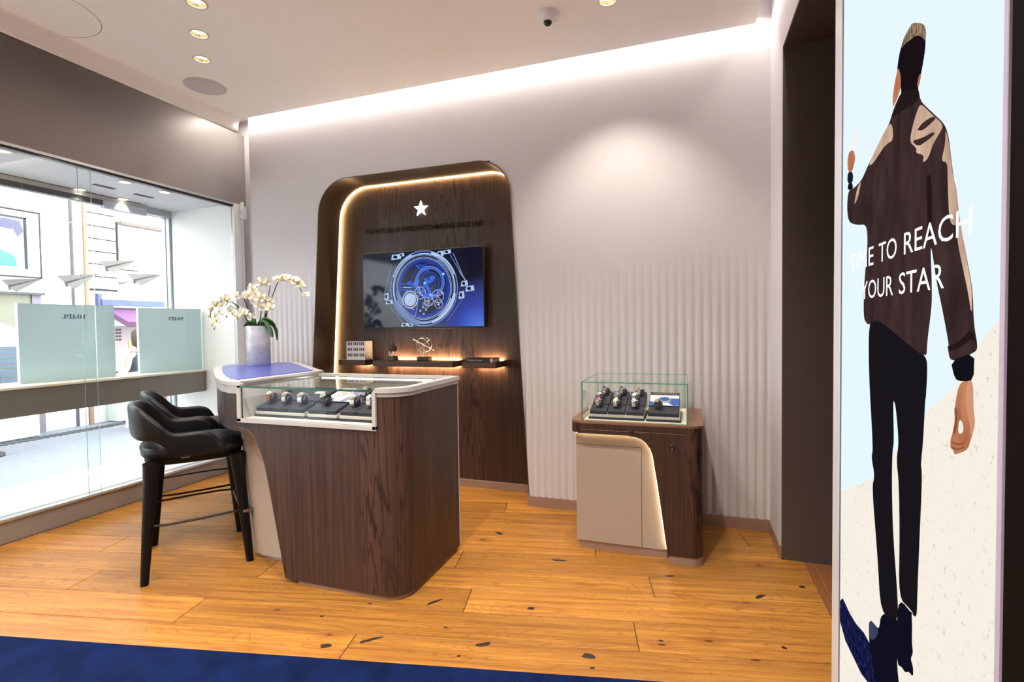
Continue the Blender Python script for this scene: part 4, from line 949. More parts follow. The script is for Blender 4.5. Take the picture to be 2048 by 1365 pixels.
# ================================================================== BAR STOOLS
def make_stool(label):
    st = thing('bar_stool', label, 'stool', (0, 0, 0), 0, 'black leather bar stools at the desk wing')
    def sup(hx, hy, z, p=3.2, n=28, cy_=0):
        L = []
        for i in range(n):
            a = 2*math.pi*i/n; c, s = math.cos(a), math.sin(a)
            L.append((hx*math.copysign(abs(c)**(2/p), c), cy_+hy*math.copysign(abs(s)**(2/p), s), z))
        return L
    obj('seat', MB().loft([sup(.215, .225, .600), sup(.228, .238, .607), sup(.232, .242, .625), sup(.230, .240, .642), sup(.216, .226, .655), sup(.17, .18, .664), sup(.08, .09, .668), sup(.01, .01, .668)], 0, True), M_LEATHER, st, local=True)
    obj('seat_piping', MB().tube([(x, y, .6435) for x, y, z in sup(.2325, .2425, 0)]+[(sup(.2325, .2425, 0)[0][0], sup(.2325, .2425, 0)[0][1], .6435)], .0022, 5), M_LEATHER, st, local=True)
    obj('seat_frame', MB().loft([sup(.20, .21, .566), sup(.215, .225, .574), sup(.218, .228, .600)], 0, True), M_BLKWOOD, st, local=True)
    # wrap-around back: plan path from the front tip of one arm round to the other, heights along it
    plan = [(.240, .125), (.243, .085), (.245, .03), (.246, -.04), (.246, -.09), (.244, -.122), (.236, -.165), (.190, -.222), (.10, -.252), (0, -.260)]
    top = [.640, .704, .728, .728, .733, .752, .800, .858, .872, .876]; bot = [.606, .606, .606, .606, .610, .655, .694, .702, .706, .708]
    plan = plan+[(-x, y) for x, y in plan[-2::-1]]; top = top+top[-2::-1]; bot = bot+bot[-2::-1]
    def cr(P, t):
        n = len(P)-1; i = min(int(t), n-1); u = t-i; g = lambda k: P[max(0, min(n, k))]
        a, b, c, d = g(i-1), g(i), g(i+1), g(i+2)
        f = lambda a, b, c, d: .5*(2*b+(c-a)*u+(2*a-5*b+4*c-d)*u*u+(3*b-a-3*c+d)*u**3)
        return tuple(f(*q) for q in zip(a, b, c, d)) if isinstance(a, tuple) else f(a, b, c, d)
    loops = []; N_ = 72
    for k in range(N_+1):
        t = (len(plan)-1)*k/N_; p = Vector(cr(plan, t)); q = Vector(cr(plan, min(len(plan)-1, t+.05)))-Vector(cr(plan, max(0, t-.05)))
        nrm = Vector((q.y, -q.x)).normalized()
        if nrm.dot(p) < 0: nrm = -nrm
        z0, z1 = cr(bot, t), cr(top, t); th = .020 if 2 < k < N_-2 else .012
        h = z1-z0; lean = .07*max(0, (z1-.72))/.15
        L = []
        for a in range(16):
            ang = 2*math.pi*a/16; cx = math.cos(ang); sz = math.sin(ang)
            ex = math.copysign(abs(cx)**.6, cx); ez = math.copysign(abs(sz)**(.35), sz)
            zz = z0+h*(.5+.5*ez); off = th*ex+lean*(zz-z0)*.9
            L.append((p.x+nrm.x*off, p.y+nrm.y*off, zz))
        loops.append(L)
    obj('backrest', MB().loft(loops, 0, True), M_LEATHER, st, local=True)
    for sx in (1, -1):
        for sy in (-1, 1):
            tp = Vector((sx*.180, sy*.188, .585)); ft = Vector((sx*.243, sy*.232, 0)); L = []
            for k in range(7):
                u = k/6; c = tp.lerp(ft, u); r = .034*(1-u)+.0185*u+(.006*(1-u*5) if u < .2 else 0)
                L.append([(c.x+r*math.cos(a), c.y+r*math.sin(a), c.z) for a in (2*math.pi*i/14 for i in range(14))])
            lg = obj('leg', MB().loft(L[::-1], 0, True), M_BLKWOOD, st, local=True)
            obj('glide', MB().lathe([(.014, 0), (.015, .004)], 12, c=(ft.x, ft.y)), M_BLKMETAL, lg, local=True)
        zb = .275; xx = sx*.212
        obj('stretcher', MB().tube([(xx, -.205, zb), (xx+sx*.016, -.13, zb-.002), (xx+sx*.022, 0, zb), (xx+sx*.016, .13, zb+.002), (xx, .205, zb)], .0085, 8, flat=.7), M_BLKMETAL, st, local=True)
    fp = MB(); fp.prism(rrect(-.247, .247, .195, .262, .033, 7), 'z', .266, .280); obj('footrest', fp, mat('brushed_footrest', (.30, .31, .30), .3, metal=.9) if 'brushed_footrest' not in bpy.data.materials else bpy.data.materials['brushed_footrest'], st, local=True)
    tg = obj('maker_tag', MB().box(.2665, .2685, -.065, -.028, .6075, .6105), M_ALU, st, local=True)
    return st
s1 = make_stool('black leather bar stool with wrap-around back, nearer to the camera')
HX, HY = .605, .796
ang = math.atan2(-HX, HY)
s1.location = (-2.570, 2.066, 0); s1.rotation_euler = (0, 0, ang)
s2 = copy_tree(s1); s2['label'] = 'black leather bar stool mostly hidden behind the nearer stool'
s2.location = (-2.985, 2.416, 0)

# ================================================================== ORCHID
VX, VY, VZ = -2.935, 2.89, .989
vs_ = thing('ceramic_vase', 'pale blue-grey glazed cylinder vase standing on the blue desk pad', 'vase', (VX, VY, VZ))
def glaze():
    m, nt, b, out = new_mat('mottled_glaze'); N = nt.nodes.new; L = nt.links
    tc = N('ShaderNodeTexCoord'); n = N('ShaderNodeTexNoise'); n.inputs['Scale'].default_value = 14; n.inputs['Detail'].default_value = 6; L.new(tc.outputs['Object'], n.inputs['Vector'])
    r = N('ShaderNodeValToRGB'); r.color_ramp.elements[0].color = (.42, .455, .51, 1); r.color_ramp.elements[1].color = (.70, .72, .76, 1); r.color_ramp.elements[0].position = .3; r.color_ramp.elements[1].position = .7
    L.new(n.outputs['Fac'], r.inputs[0]); L.new(r.outputs[0], b.inputs['Base Color']); b.inputs['Roughness'].default_value = .12
    return m
obj('body', MB().lathe([(.074, 0), (.078, .004), (.0795, .14), (.080, .278), (.078, .283), (.074, .283), (.072, .26), (.072, .05), (.01, .045)], 40), glaze(), vs_, local=True)
obj('soil', MB().lathe([(.071, .25), (.02, .262)], 20), mat('moss_soil', (.03, .03, .015), .95, bump=.8, bscale=90), vs_, local=True)
orc = thing('orchid', 'white moth orchid with arching flower stems in the pale vase', 'plant', (VX, VY, VZ))
RXv = Vector((.9457, .3253, 0)); FWv = Vector((-.3253, .9457, 0))
def op(px, py, d=0.0):
    """a point of the plant from its right/up offset in the fan of stems; d = depth"""
    s = 1/271.0/5.936
    return RXv*((px-627)*s)+Vector((0, 0, (1170-py)*s*1.005))+FWv*d
M_STEM = mat('orchid_stem', (.045, .055, .022), .5); M_LEAF = mat('orchid_leaf', (.018, .075, .008), .28, var=.25, vscale=20); M_BUD = mat('orchid_bud', (.42, .45, .14), .5)
M_PETAL = mat('orchid_petal', (.95, .94, .84), .55); M_LIP = mat('orchid_lip', (.80, .55, .10), .5)
def stem(pts, r):
    P = [op(*p) for p in pts]; S = []
    for i in range(len(P)-1):
        a, b, c, d = P[max(0, i-1)], P[i], P[i+1], P[min(len(P)-1, i+2)]
        for k in range(5):
            u = k/5; S.append(.5*(2*b+(c-a)*u+(2*a-5*b+4*c-d)*u*u+(3*b-a-3*c+d)*u**3))
    S.append(P[-1]); obj('stem', MB().tube(S, [r*(1-.45*i/len(S)) for i in range(len(S))], 7), M_STEM, orc, local=True)
stem([(620, 790, 0), (555, 660, .0), (520, 520, -.01), (490, 400, -.02)], .0058)
stem([(600, 790, 0), (510, 690, .01), (450, 560, 0), (350, 440, -.02), (250, 430, -.05), (160, 520, -.07), (150, 620, -.08)], .0050)
stem([(640, 790, 0), (655, 680, -.01), (685, 520, -.02), (700, 430, -.04)], .0052)
stem([(655, 790, .01), (705, 640, .01), (730, 540, 0), (790, 470, -.02)], .0050)
stem([(670, 790, .02), (735, 500, .02), (780, 370, .03), (850, 215, .03), (920, 188, .03), (1010, 205, .03), (1090, 260, .03), (1130, 330, .02)], .0040)
stem([(655, 790, .03), (690, 560, .03), (730, 350, .04), (750, 235, .04)], .0042)
for a, b in (((450, 560), (415, 470)), ((440, 550), (385, 460)), ((430, 545), (335, 480)), ((150, 620), (150, 730)), ((250, 590), (200, 575))):
    stem([(a[0], a[1], -.02), ((a[0]+b[0])/2, (a[1]+b[1])/2-6, -.025), (b[0], b[1], -.03)], .0024)
def flower_proto():
    mb = MB()
    def petal(a, L, Wd, cup, mi=0, base=.002):
        M = RZ(a); rows = []
        for k in range(6):
            u = k/5; wd = Wd*math.sin(math.pi*(.12+.80*u))**.8*(1 if u < .99 else .55); z = cup*u*u
            rows.append([(-wd, base+L*u, z+.25*wd), (-wd*.5, base+L*u, z+.04*wd), (0, base+L*u*1.02, z), (wd*.5, base+L*u, z+.04*wd), (wd, base+L*u, z+.25*wd)])
        mb.loft([[M @ Vector(p) for p in r] for r in rows], mi, True, False, closed=False)
    petal(math.radians(90), .034, .019, -.004); petal(math.radians(-90), .034, .019, -.004)
    petal(0, .031, .012, -.006); petal(math.radians(128), .030, .012, -.006); petal(math.radians(-128), .030, .012, -.006)
    mb.sphere((0, 0, .004), .004, 8, 5, 0)
    for s in (-1, 1): mb.sphere((s*.0045, -.004, .006), .0042, 7, 5, 1)
    mb.sphere((0, -.010, .007), .0045, 7, 5, 1, sc=(.8, 1.6, .8))
    me = obj('flower', mb, [M_PETAL, M_LIP], orc, local=True)
    return me
FL = [(250, 400), (200, 455), (315, 418), (130, 505), (238, 540), (108, 590), (205, 640), (262, 462), (340, 525), (150, 690), (420, 595), (445, 548), (495, 562), (290, 395), (160, 450), (180, 590), (500, 362), (440, 370), (575, 350), (590, 275), (640, 340), (560, 378), (625, 425), (700, 385), (715, 490), (790, 430), (670, 465), (600, 612), (760, 405), (755, 510), (810, 500), (715, 215), (760, 225), (850, 170), (920, 145), (900, 165), (1000, 172), (1050, 182), (1095, 215), (1120, 255), (1075, 205), (965, 150), (1155, 350), (1190, 352)]
f0 = flower_proto(); rnd = random.Random(4)
for i, (x, y) in enumerate(FL):
    f = f0 if i == 0 else f0.copy()
    if i: COL.objects.link(f)
    f.parent = orc
    p = op(x, y, -.03-.03*rnd.random() if x < 850 else .01+.02*rnd.random())
    out = (Vector((p.x, p.y, 0)).normalized()*.5-FWv*1.3+Vector((rnd.uniform(-.5, .5), rnd.uniform(-.5, .5), rnd.uniform(-.35, .25)))).normalized()
    if x > 820: out = (-FWv*.6+Vector((0, 0, .8))*rnd.uniform(.2, 1)+RXv*rnd.uniform(-.4, .6)).normalized()
    zq = out.to_track_quat('Z', 'Y'); f.location = p; f.rotation_euler = (zq.to_matrix().to_4x4() @ RZ(rnd.uniform(-.5, .5))).to_euler()
    k = rnd.uniform(.96, 1.22)*(.8 if x > 1130 else 1); f.scale = (k, k, k)
for x, y in ((150, 745), (365, 575), (298, 605), (820, 520), (758, 565), (422, 632)):
    b = op(x, y, -.04); obj('bud', MB().sphere(b, .0085, 10, 7, sc=(.8, .8, 1.15)), M_BUD, orc, local=True)
def leaf(pts, w):
    P = [op(*p) for p in pts]; S = []
    for i in range(len(P)-1):
        a, b, c, d = P[max(0, i-1)], P[i], P[i+1], P[min(len(P)-1, i+2)]
        for k in range(5):
            u = k/5; S.append(.5*(2*b+(c-a)*u+(2*a-5*b+4*c-d)*u*u+(3*b-a-3*c+d)*u**3))
    S.append(P[-1]); rows = []
    for i, p in enumerate(S):
        u = i/(len(S)-1); t = (S[min(i+1, len(S)-1)]-S[max(i-1, 0)]).normalized(); s = t.cross(FWv+Vector((0, 0, .5))).normalized(); nn = s.cross(t)
        wd = w*max(.06, math.sin(math.pi*(.10+.88*u))**.7)
        rows.append([p-s*wd+nn*wd*.25, p-s*wd*.5+nn*wd*.05, p, p+s*wd*.5+nn*wd*.05, p+s*wd+nn*wd*.25])
    o = obj('leaf', MB().loft(rows, 0, True, False, closed=False), M_LEAF, orc, local=True); q = o.modifiers.new('thickness', 'SOLIDIFY'); q.thickness = .0018
leaf([(690, 735, -.02), (730, 655, -.04), (800, 670, -.05), (865, 715, -.05)], .022)
leaf([(680, 730, -.03), (740, 680, -.06), (820, 760, -.08), (855, 850, -.085)], .022)
leaf([(700, 725, -.01), (790, 690, -.03), (865, 760, -.05), (885, 885, -.055)], .015)
leaf([(640, 745, -.05), (610, 690, -.06), (560, 690, -.07), (525, 720, -.07)], .016)
leaf([(620, 740, -.02), (600, 660, -.02), (590, 640, -.02), (575, 660, -.01)], .013)
leaf([(585, 745, .03), (520, 700, .04), (480, 670, .05), (462, 650, .05)], .012)
leaf([(660, 740, .03), (640, 690, .05), (600, 680, .06), (560, 720, .07)], .015)

# ================================================================== NICHE: TV, LETTERING, STAR, SHELVES
tv = thing('television', 'wall-mounted flat television showing a blue skeleton watch', 'television', (-1.974, 3.56, 1.548))
TW, TH = .536, .307
obj('housing', MB().box(-TW, TW, 0, .055, -TH, TH, c=.004), M_BLACK, tv, local=True)
obj('bottom_edge', MB().box(-TW, TW, -.003, .004, -TH-.005, -TH+.001, c=.001), M_BLKMETAL, tv, local=True)
def screen_bg():
    m, nt, b, out = new_mat('screen_backdrop'); N = nt.nodes.new; L = nt.links
    tc = N('ShaderNodeTexCoord'); mp = N('ShaderNodeMapping'); mp.inputs['Location'].default_value = (-.50, 0, .34); L.new(tc.outputs['Object'], mp.inputs[0])
    ln = N('ShaderNodeVectorMath'); ln.operation = 'LENGTH'; L.new(mp.outputs[0], ln.inputs[0])
    r = N('ShaderNodeValToRGB'); e = r.color_ramp.elements; e[0].position = 0; e[0].color = (.10, .22, .85, 1); e[1].position = .42; e[1].color = (.004, .005, .018, 1); x = e.new(.2); x.color = (.03, .06, .38, 1)
    L.new(ln.outputs['Value'], r.inputs[0]); L.new(r.outputs[0], b.inputs['Emission Color']); b.inputs['Emission Strength'].default_value = 1.0
    b.inputs['Base Color'].default_value = (.004, .004, .006, 1); b.inputs['Roughness'].default_value = .08; b.inputs['Specular IOR Level'].default_value = .35
    return m
scr = obj('screen', MB().add([(-TW+.008, -.001, -TH+.010), (TW-.008, -.001, -TH+.010), (TW-.008, -.001, TH-.008), (-TW+.008, -.001, TH-.008)], [(0, 1, 2, 3)]), screen_bg(), tv, local=True)
def smat(n, c, s=1.0):
    m = mat('screen_'+n, (.004, .004, .006), .12, spec=.12, emit=c, es=s); return m
S_ = {k: smat(k, c) for k, c in dict(steel=(.15, .24, .48), pale=(.45, .58, .85), dark=(.006, .008, .03), navy=(.006, .014, .085), blue=(.008, .038, .32), bright=(.02, .12, .72), silver=(.42, .50, .72), gold=(.35, .36, .40)).items()}
def disc(r, c=(0, 0), n=56): return [(c[0]+r*math.cos(2*math.pi*i/n), c[1]+r*math.sin(2*math.pi*i/n)) for i in range(n)]
lay = {}
def sp_poly(k, pts, lv, holes=()):
    lay.setdefault(k, MB()).poly([(x, -.0012-.00012*lv, z) for x, z in pts], 0, None, [[(x, -.0012-.00012*lv, z) for x, z in h[::-1]] for h in holes])
def ring(k, r1, r0, lv, c=(0, 0), n=56): sp_poly(k, disc(r1, c, n), lv, [disc(r0, c, n)])
def bar(k, a, b, w, lv):
    a, b = Vector(a), Vector(b); t = (b-a).normalized(); s = Vector((-t.y, t.x))*w/2; sp_poly(k, [tuple(a+s), tuple(a-s), tuple(b-s), tuple(b+s)], lv)
WC = (.022, .004)
def rel(x, z): return (WC[0]+x, WC[1]+z)
zlim = TH-.010
# straps and lugs
bar('steel', rel(-.285, .20), rel(-.36, -.05), .006, 1); bar('steel', rel(-.37, -.06), rel(-.49, -.22), .002, 1); bar('steel', rel(.26, .26), rel(.345, .07), .008, 1); bar('steel', rel(.235, .25), rel(.33, .09), .005, 1)
bar('steel', rel(.36, -.06), rel(.20, -.26), .003, 1); bar('steel', rel(-.30, -.14), rel(-.17, -.29), .003, 1); bar('pale', rel(.31, .12), rel(.36, .05), .006, 1)
for cx, cz, w_, h_ in ((.395, -.015, .075, .045), (.35, .025, .06, .045), (.325, -.062, .05, .06), (-.31, -.10, .075, .034), (-.335, -.055, .045, .06), (-.17, -.283, .07, .03), (-.12, -.285, .04, .034), (.21, .272, .07, .035), (.15, .262, .06, .045), (-.24, .258, .09, .045), (-.19, .272, .05, .03)):
    sp_poly('pale', [rel(cx-w_/2, cz-h_/2), rel(cx+w_/2, cz-h_/2+.006), rel(cx+w_/2-.005, cz+h_/2), rel(cx-w_/2+.008, cz+h_/2-.004)], 2); sp_poly('dark', [rel(cx-w_/3, cz-h_/8), rel(cx+w_/12, cz-h_/3), rel(cx+w_/8, cz+h_/5), rel(cx-w_/5, cz+h_/3)], 3)
ring('steel', .297, .288, 4, WC); ring('navy', .288, .276, 4, WC); ring('pale', .276, .268, 4, WC); ring('steel', .268, .258, 4, WC); ring('dark', .258, .246, 4, WC); ring('pale', .246, .243, 4, WC); ring('navy', .243, .236, 4, WC); ring('silver', .236, .232, 4, WC)
sp_poly('navy', disc(.232, WC), 4)
for a0, a1, k, r0, r1 in ((20, 75, 'pale', .277, .292), (110, 160, 'pale', .279, .290), (200, 262, 'steel', .25, .285), (285, 350, 'pale', .262, .283), (300, 340, 'silver', .25, .256), (30, 60, 'steel', .248, .256)):
    A = [math.radians(a0+(a1-a0)*i/14) for i in range(15)]
    sp_poly(k, [rel(r1*math.cos(a), r1*math.sin(a)) for a in A]+[rel((r0+.004*math.sin(3*a))*math.cos(a), (r0+.004*math.sin(3*a))*math.sin(a)) for a in A[::-1]], 5)
ring('blue', .232, .205, 5, WC)
for i in range(60):
    a = 2*math.pi*i/60; bar('steel', rel(.212*math.cos(a), .212*math.sin(a)), rel(.222*math.cos(a), .222*math.sin(a)), .0016, 6)
sp_poly('dark', [rel(.2*math.cos(a), .2*math.sin(a)) for a in (math.radians(20+6*i) for i in range(11))]+[rel(.06, .10)], 5)
sp_poly('dark', [rel(.2*math.cos(a), .2*math.sin(a)) for a in (math.radians(-80+6*i) for i in range(11))]+[rel(.03, -.06)], 5)
sp_poly('dark', [rel(.19*math.cos(a), .19*math.sin(a)) for a in (math.radians(95+10*i) for i in range(10))]+[rel(-.06, .0), rel(-.02, .10)], 5)
rs_ = random.Random(3)
for i in range(70):
    a, r = rs_.uniform(-1.9, 1.0), rs_.uniform(.05, .2); sp_poly('silver', disc(.0016, rel(r*math.cos(a), r*math.sin(a)), 6), 5)
# numerals, bridges, wheels
for dx in (0, .018, .036): bar('bright', rel(-.02+dx, .185-dx*.2), rel(.015+dx, .135-dx*.2), .008, 6)
bar('bright', rel(-.05, .15), rel(-.03, .19), .01, 6); bar('bright', rel(-.065, .185), rel(-.015, .145), .01, 6); bar('bright', rel(.05, .17), rel(.09, .16), .012, 6)
for dz in (.035, .012, -.010): bar('bright', rel(-.215, dz+.005), rel(-.075, dz), .008, 6)
bar('silver', rel(-.18, .014), rel(-.10, .009), .006, 7)
sp_poly('bright', [rel(-.15, .05), rel(-.115, .065), rel(-.11, .045), rel(-.09, .05), rel(-.06, .075), rel(-.075, .10), rel(-.05, .085), rel(-.035, .06), rel(-.05, .02), rel(-.14, .03)], 6)
ring('bright', .125, .107, 7, rel(.055, .045)); ring('blue', .088, .076, 7, rel(.055, .04)); ring('silver', .127, .125, 7, rel(.055, .045)); ring('silver', .107, .1055, 7, rel(.055, .045))
sp_poly('bright', [rel(.0, .08), rel(.03, .075), rel(.08, .10), rel(.105, .085), rel(.09, .055), rel(.06, .035), rel(.025, .04)], 7); sp_poly('dark', [rel(.03, .07), rel(.06, .08), rel(.055, .06)], 8)
def gear(c, r, k='silver', spokes=5):
    ring(k, r, r-.005, 8, rel(*c), 36)
    for i in range(spokes): bar(k, rel(*c), rel(c[0]+(r-.003)*math.cos(2*math.pi*i/spokes+.4), c[1]+(r-.003)*math.sin(2*math.pi*i/spokes+.4)), .004, 8)
    sp_poly(k, disc(.006, rel(*c), 12), 9)
gear((-.03, -.035), .05); gear((.125, -.065), .052); gear((.045, -.10), .042); gear((.13, -.125), .036, 'gold', 4); gear((.02, -.13), .03, 'gold', 4); gear((-.145, -.03), .018, 'steel', 3)
ring('blue', .165, .155, 7, rel(.05, .03))
sp_poly('bright', [rel(.01, .055), rel(.028, .05), rel(.08, -.055), rel(.065, -.068), rel(-.02, -.065), rel(-.028, -.05)], 9, [[rel(.012, .02), rel(.045, -.042), rel(-.004, -.042)]])
for c, r in (((.012, .042), .010), ((.062, -.052), .010), ((-.012, -.054), .007), ((.175, .105), .011), ((.165, -.04), .009), ((-.03, -.175), .008), ((.0, -.2), .007), ((.02, -.17), .007), ((.13, -.13), .008), ((-.01, -.15), .006)):
    sp_poly('pale', disc(r, rel(*c), 14), 10)
ring('silver', .070, .060, 8, rel(-.12, -.085)); ring('dark', .060, .053, 8, rel(-.12, -.085)); sp_poly('silver', disc(.053, rel(-.12, -.085), 30), 8); sp_poly('pale', disc(.040, rel(-.125, -.08), 26), 9)
for a, b in (((-.14, -.11), (-.12, -.095)), ((-.12, -.095), (-.10, -.105)), ((-.12, -.095), (-.125, -.07)), ((-.11, -.06), (-.095, -.075))): bar('steel', rel(*a), rel(*b), .003, 10)
bar('blue', rel(-.04, -.08), rel(-.065, -.225), .014, 8); bar('silver', rel(-.05, -.08), rel(-.075, -.22), .003, 9); sp_poly('blue', [rel(-.065, -.17), rel(-.16, -.15), rel(-.165, -.165), rel(-.07, -.195)], 8); bar('silver', rel(-.13, -.145), rel(-.08, -.165), .006, 9)
sp_poly('steel', [rel(-.225, .0), rel(-.21, -.04), rel(-.17, -.11), rel(-.19, -.13), rel(-.225, -.06)], 7)
for k, mb in lay.items():
    for v in mb.v: v.z = max(-TH+.011, min(TH-.009, v.z))
    obj('picture_detail', mb, S_[k], scr, local=True)
sg = MB(); text_mb('THE FUTURE OF SWISS WATCHMAKING SINCE 1865', -2.502, -1.466, 2.0155, 2.0555, YN-.009, mb=sg, bold=.012)
tag(obj('wall_lettering', sg, mat('black_letter', (.003, .002, .002), .6, spec=.1), origin=(-1.98, YN, 2.03)), 'dark raised lettering about the future of watchmaking above the television', 'lettering')
def star5(cx, cz, R):
    return [(cx+(R if i % 2 == 0 else R*.40)*math.sin(math.pi*i/5), cz+(R if i % 2 == 0 else R*.40)*math.cos(math.pi*i/5)) for i in range(10)]
stt = thing('star_emblem', 'glowing white five-pointed star on the wooden niche above the lettering', 'emblem', (-1.99, YN, 2.186))
mb = MB(); mb.prism(star5(0, 0, .064), 'y', -.014, -.004); obj('face', mb, emat('star_glow', (1, .96, .90), 3.2), stt, local=True)
mb = MB(); mb.prism(star5(0, 0, .058), 'y', -.004, .0); obj('spacer', mb, M_BLACK, stt, local=True)
M_SHW = wood('shelf_wenge', (.030, .015, .011), (.110, .052, .037), 'x')
def shelf(label, x0, x1, yf, led0, led1):
    s = thing('wall_shelf', label, 'shelf', (x0, yf, .965))
    obj('board', MB().box(x0, x1, yf, YN-.032, .944, .9865), M_SHW, s, bevel=.0015)
    for xe in (x0, x1-.016): obj('end_cheek', MB().box(xe, xe+.016, YN-.032, YN, .944, .9865), M_SHW, s)
    obj('bracket', MB().box(x0+.03, x1-.03, YN-.032, YN, .960, .970), M_BLACK, s)
    obj('light_strip', MB().box(led0, led1, YN-.031, YN-.024, .976, .984), M_LEDS, s)
    obj('light_strip', MB().box(led0, led1, YN-.031, YN-.024, .946, .954), M_LEDS, s)
shelf('short wooden wall shelf carrying the white model house', -2.715, -2.458, 3.495, -2.62, -2.462)
shelf('long wooden wall shelf carrying the lantern and the orbit ornament', -2.352, -1.655, 3.44, -2.30, -1.662)
shelf('short wooden wall shelf carrying the lying book', -1.565, -1.300, 3.41, -1.52, -1.308)
# model house
mh = thing('model_house', 'white model house with rows of dark triple windows on the wall shelf', 'model', (-2.555, 3.535, .987))
obj('walls', MB().box(-.088, .088, -.030, .078, 0, .153, c=.001), mat('model_white', (.72, .70, .74), .6), mh, local=True)
obj('roof', MB().prism([(-.090, -.032), (.090, -.032), (.091, .080), (-.088, .080)], 'z', .153, .158), mat('model_roof', (.015, .018, .06), .5), mh, local=True)
for r in range(3):
    for g_ in range(3):
        for k in range(3):
            xx = -.074+g_*.0565+k*.0165; zz = .028+r*.0455
            obj('window', MB().box(xx, xx+.0095, -.0312, -.0295, zz, zz+.026), M_BLACK, mh, local=True)
# lantern
ln = thing('miner_lantern', 'small dark metal lantern with glass bars on the long wall shelf', 'lantern', (-2.215, 3.52, .987))
M_OLDM = mat('old_dark_metal', (.05, .045, .035), .45, metal=.7)
obj('base', MB().lathe([(.043, 0), (.044, .006), (.040, .010), (.040, .030), (.036, .034)], 24), M_OLDM, ln, local=True)
obj('glass', MB().lathe([(.022, .034), (.022, .075)], 20, caps=False), M_GLASS, ln, local=True)
for i in range(6):
    a = 2*math.pi*i/6; obj('bar', MB().lathe([(.004, .034), (.004, .075)], 8, c=(.030*math.cos(a), .030*math.sin(a))), mat('ivory_bar', (.62, .52, .42), .4) if i == 0 else bpy.data.materials['ivory_bar'], ln, local=True)
obj('cap', MB().lathe([(.034, .072), (.035, .078), (.033, .082), (.033, .108), (.024, .116), (.016, .118), (.015, .128), (.006, .136)], 24), M_OLDM, ln, local=True)
obj('handle', MB().tube([(-.022*math.cos(a), 0, .128+.075*math.sin(a)) for a in (math.pi*i/14 for i in range(15))], .0016, 6), M_OLDM, ln, local=True)
obj('knob', MB().sphere((.046, -.01, .012), .009, 10, 6), M_OLDM, ln, local=True)
# orbit ornament
orb = thing('orbit_ornament', 'chrome orbiting-rings desk ornament on a black base', 'ornament', (-1.935, 3.52, .987))
obj('base', MB().box(-.050, .050, -.035, .035, 0, .031, c=.004), M_BLACK, orb, local=True)
obj('post', MB().lathe([(.0045, .031), (.0035, .06), (.003, .12)], 10), M_STEEL, orb, local=True)
obj('hub', MB().sphere((0, 0, .124), .0125, 14, 10), M_STEEL, orb, local=True)
for a, b in ((.55, .15), (-.35, .5)):
    M = T(0, 0, .124) @ RZ(a) @ RX(b)
    obj('ring', MB().tube([M @ Vector((.060*math.cos(q), 0, .060*math.sin(q))) for q in (2*math.pi*i/36 for i in range(37))], .0022, 7), M_STEEL, orb, local=True)
obj('long_rod', MB().tube([(-.088, 0, .166), (.082, 0, .084)], .0024, 7), M_STEEL, orb, local=True)
obj('ball', MB().sphere((-.088, 0, .166), .0075, 10, 7), M_STEEL, orb, local=True); obj('ball', MB().sphere((.082, 0, .084), .0075, 10, 7), M_STEEL, orb, local=True)
obj('short_rod', MB().tube([(-.044, -.01, .080), (.047, .01, .170)], .0018, 6), M_STEEL, orb, local=True)
obj('weight', MB().sphere((-.044, -.01, .080), .0075, 10, 7), M_BLACK, orb, local=True); obj('weight', MB().sphere((.047, .01, .170), .0075, 10, 7), M_BLACK, orb, local=True)
# book
bk = thing('book', 'thick black book with white spine lettering lying on the right wall shelf', 'book', (-1.540, 3.43, .987), -.02)
obj('cover', MB().box(0, .212, 0, .145, 0, .0025).box(0, .212, 0, .145, .0255, .028).box(0, .212, 0, .0025, 0, .028), mat('black_book_cover', (.012, .011, .012), .35), bk, local=True)
obj('pages', MB().box(.002, .209, .0025, .142, .0025, .0255), mat('book_pages', (.62, .50, .42), .9), bk, local=True)
tb = MB(); text_mb("It's yes, oh yes!", .008, .128, .006, .0225, -.0006, mb=tb, bold=.01); obj('lettering', tb, M_WHITE, bk, local=True)
obj('spine_label', MB().box(.192, .212, -.0005, .001, .0005, .0275), mat('pinkish_label', (.55, .38, .36), .5), bk, local=True)

# ================================================================== RUG
rg = MB()
rg.loft([[(u*UX+nn*NX, u*UY+nn*NY, z) for u, nn in ((-3.5, -.6), (1.55, -.6), (1.55, 1.778+e), (-3.5, 1.778+e))] for z, e in ((.0005, 0), (.007, 0), (.009, -.004))], 0, False)
rgp = [(u*UX+nn*NX, u*UY+nn*NY) for u, nn in ((-3.35, 1.05), (.30, 1.05), (.30, 1.778), (-3.35, 1.778))]
rg = MB(); rg.prism(rgp, 'z', .0012, .009)
RUG = thing('rug', 'plain navy blue rug lying on the oak floor in the foreground', 'rug', (-1.5, .6, 0))
obj('pile', rg, M_RUG, RUG, bevel=.003)

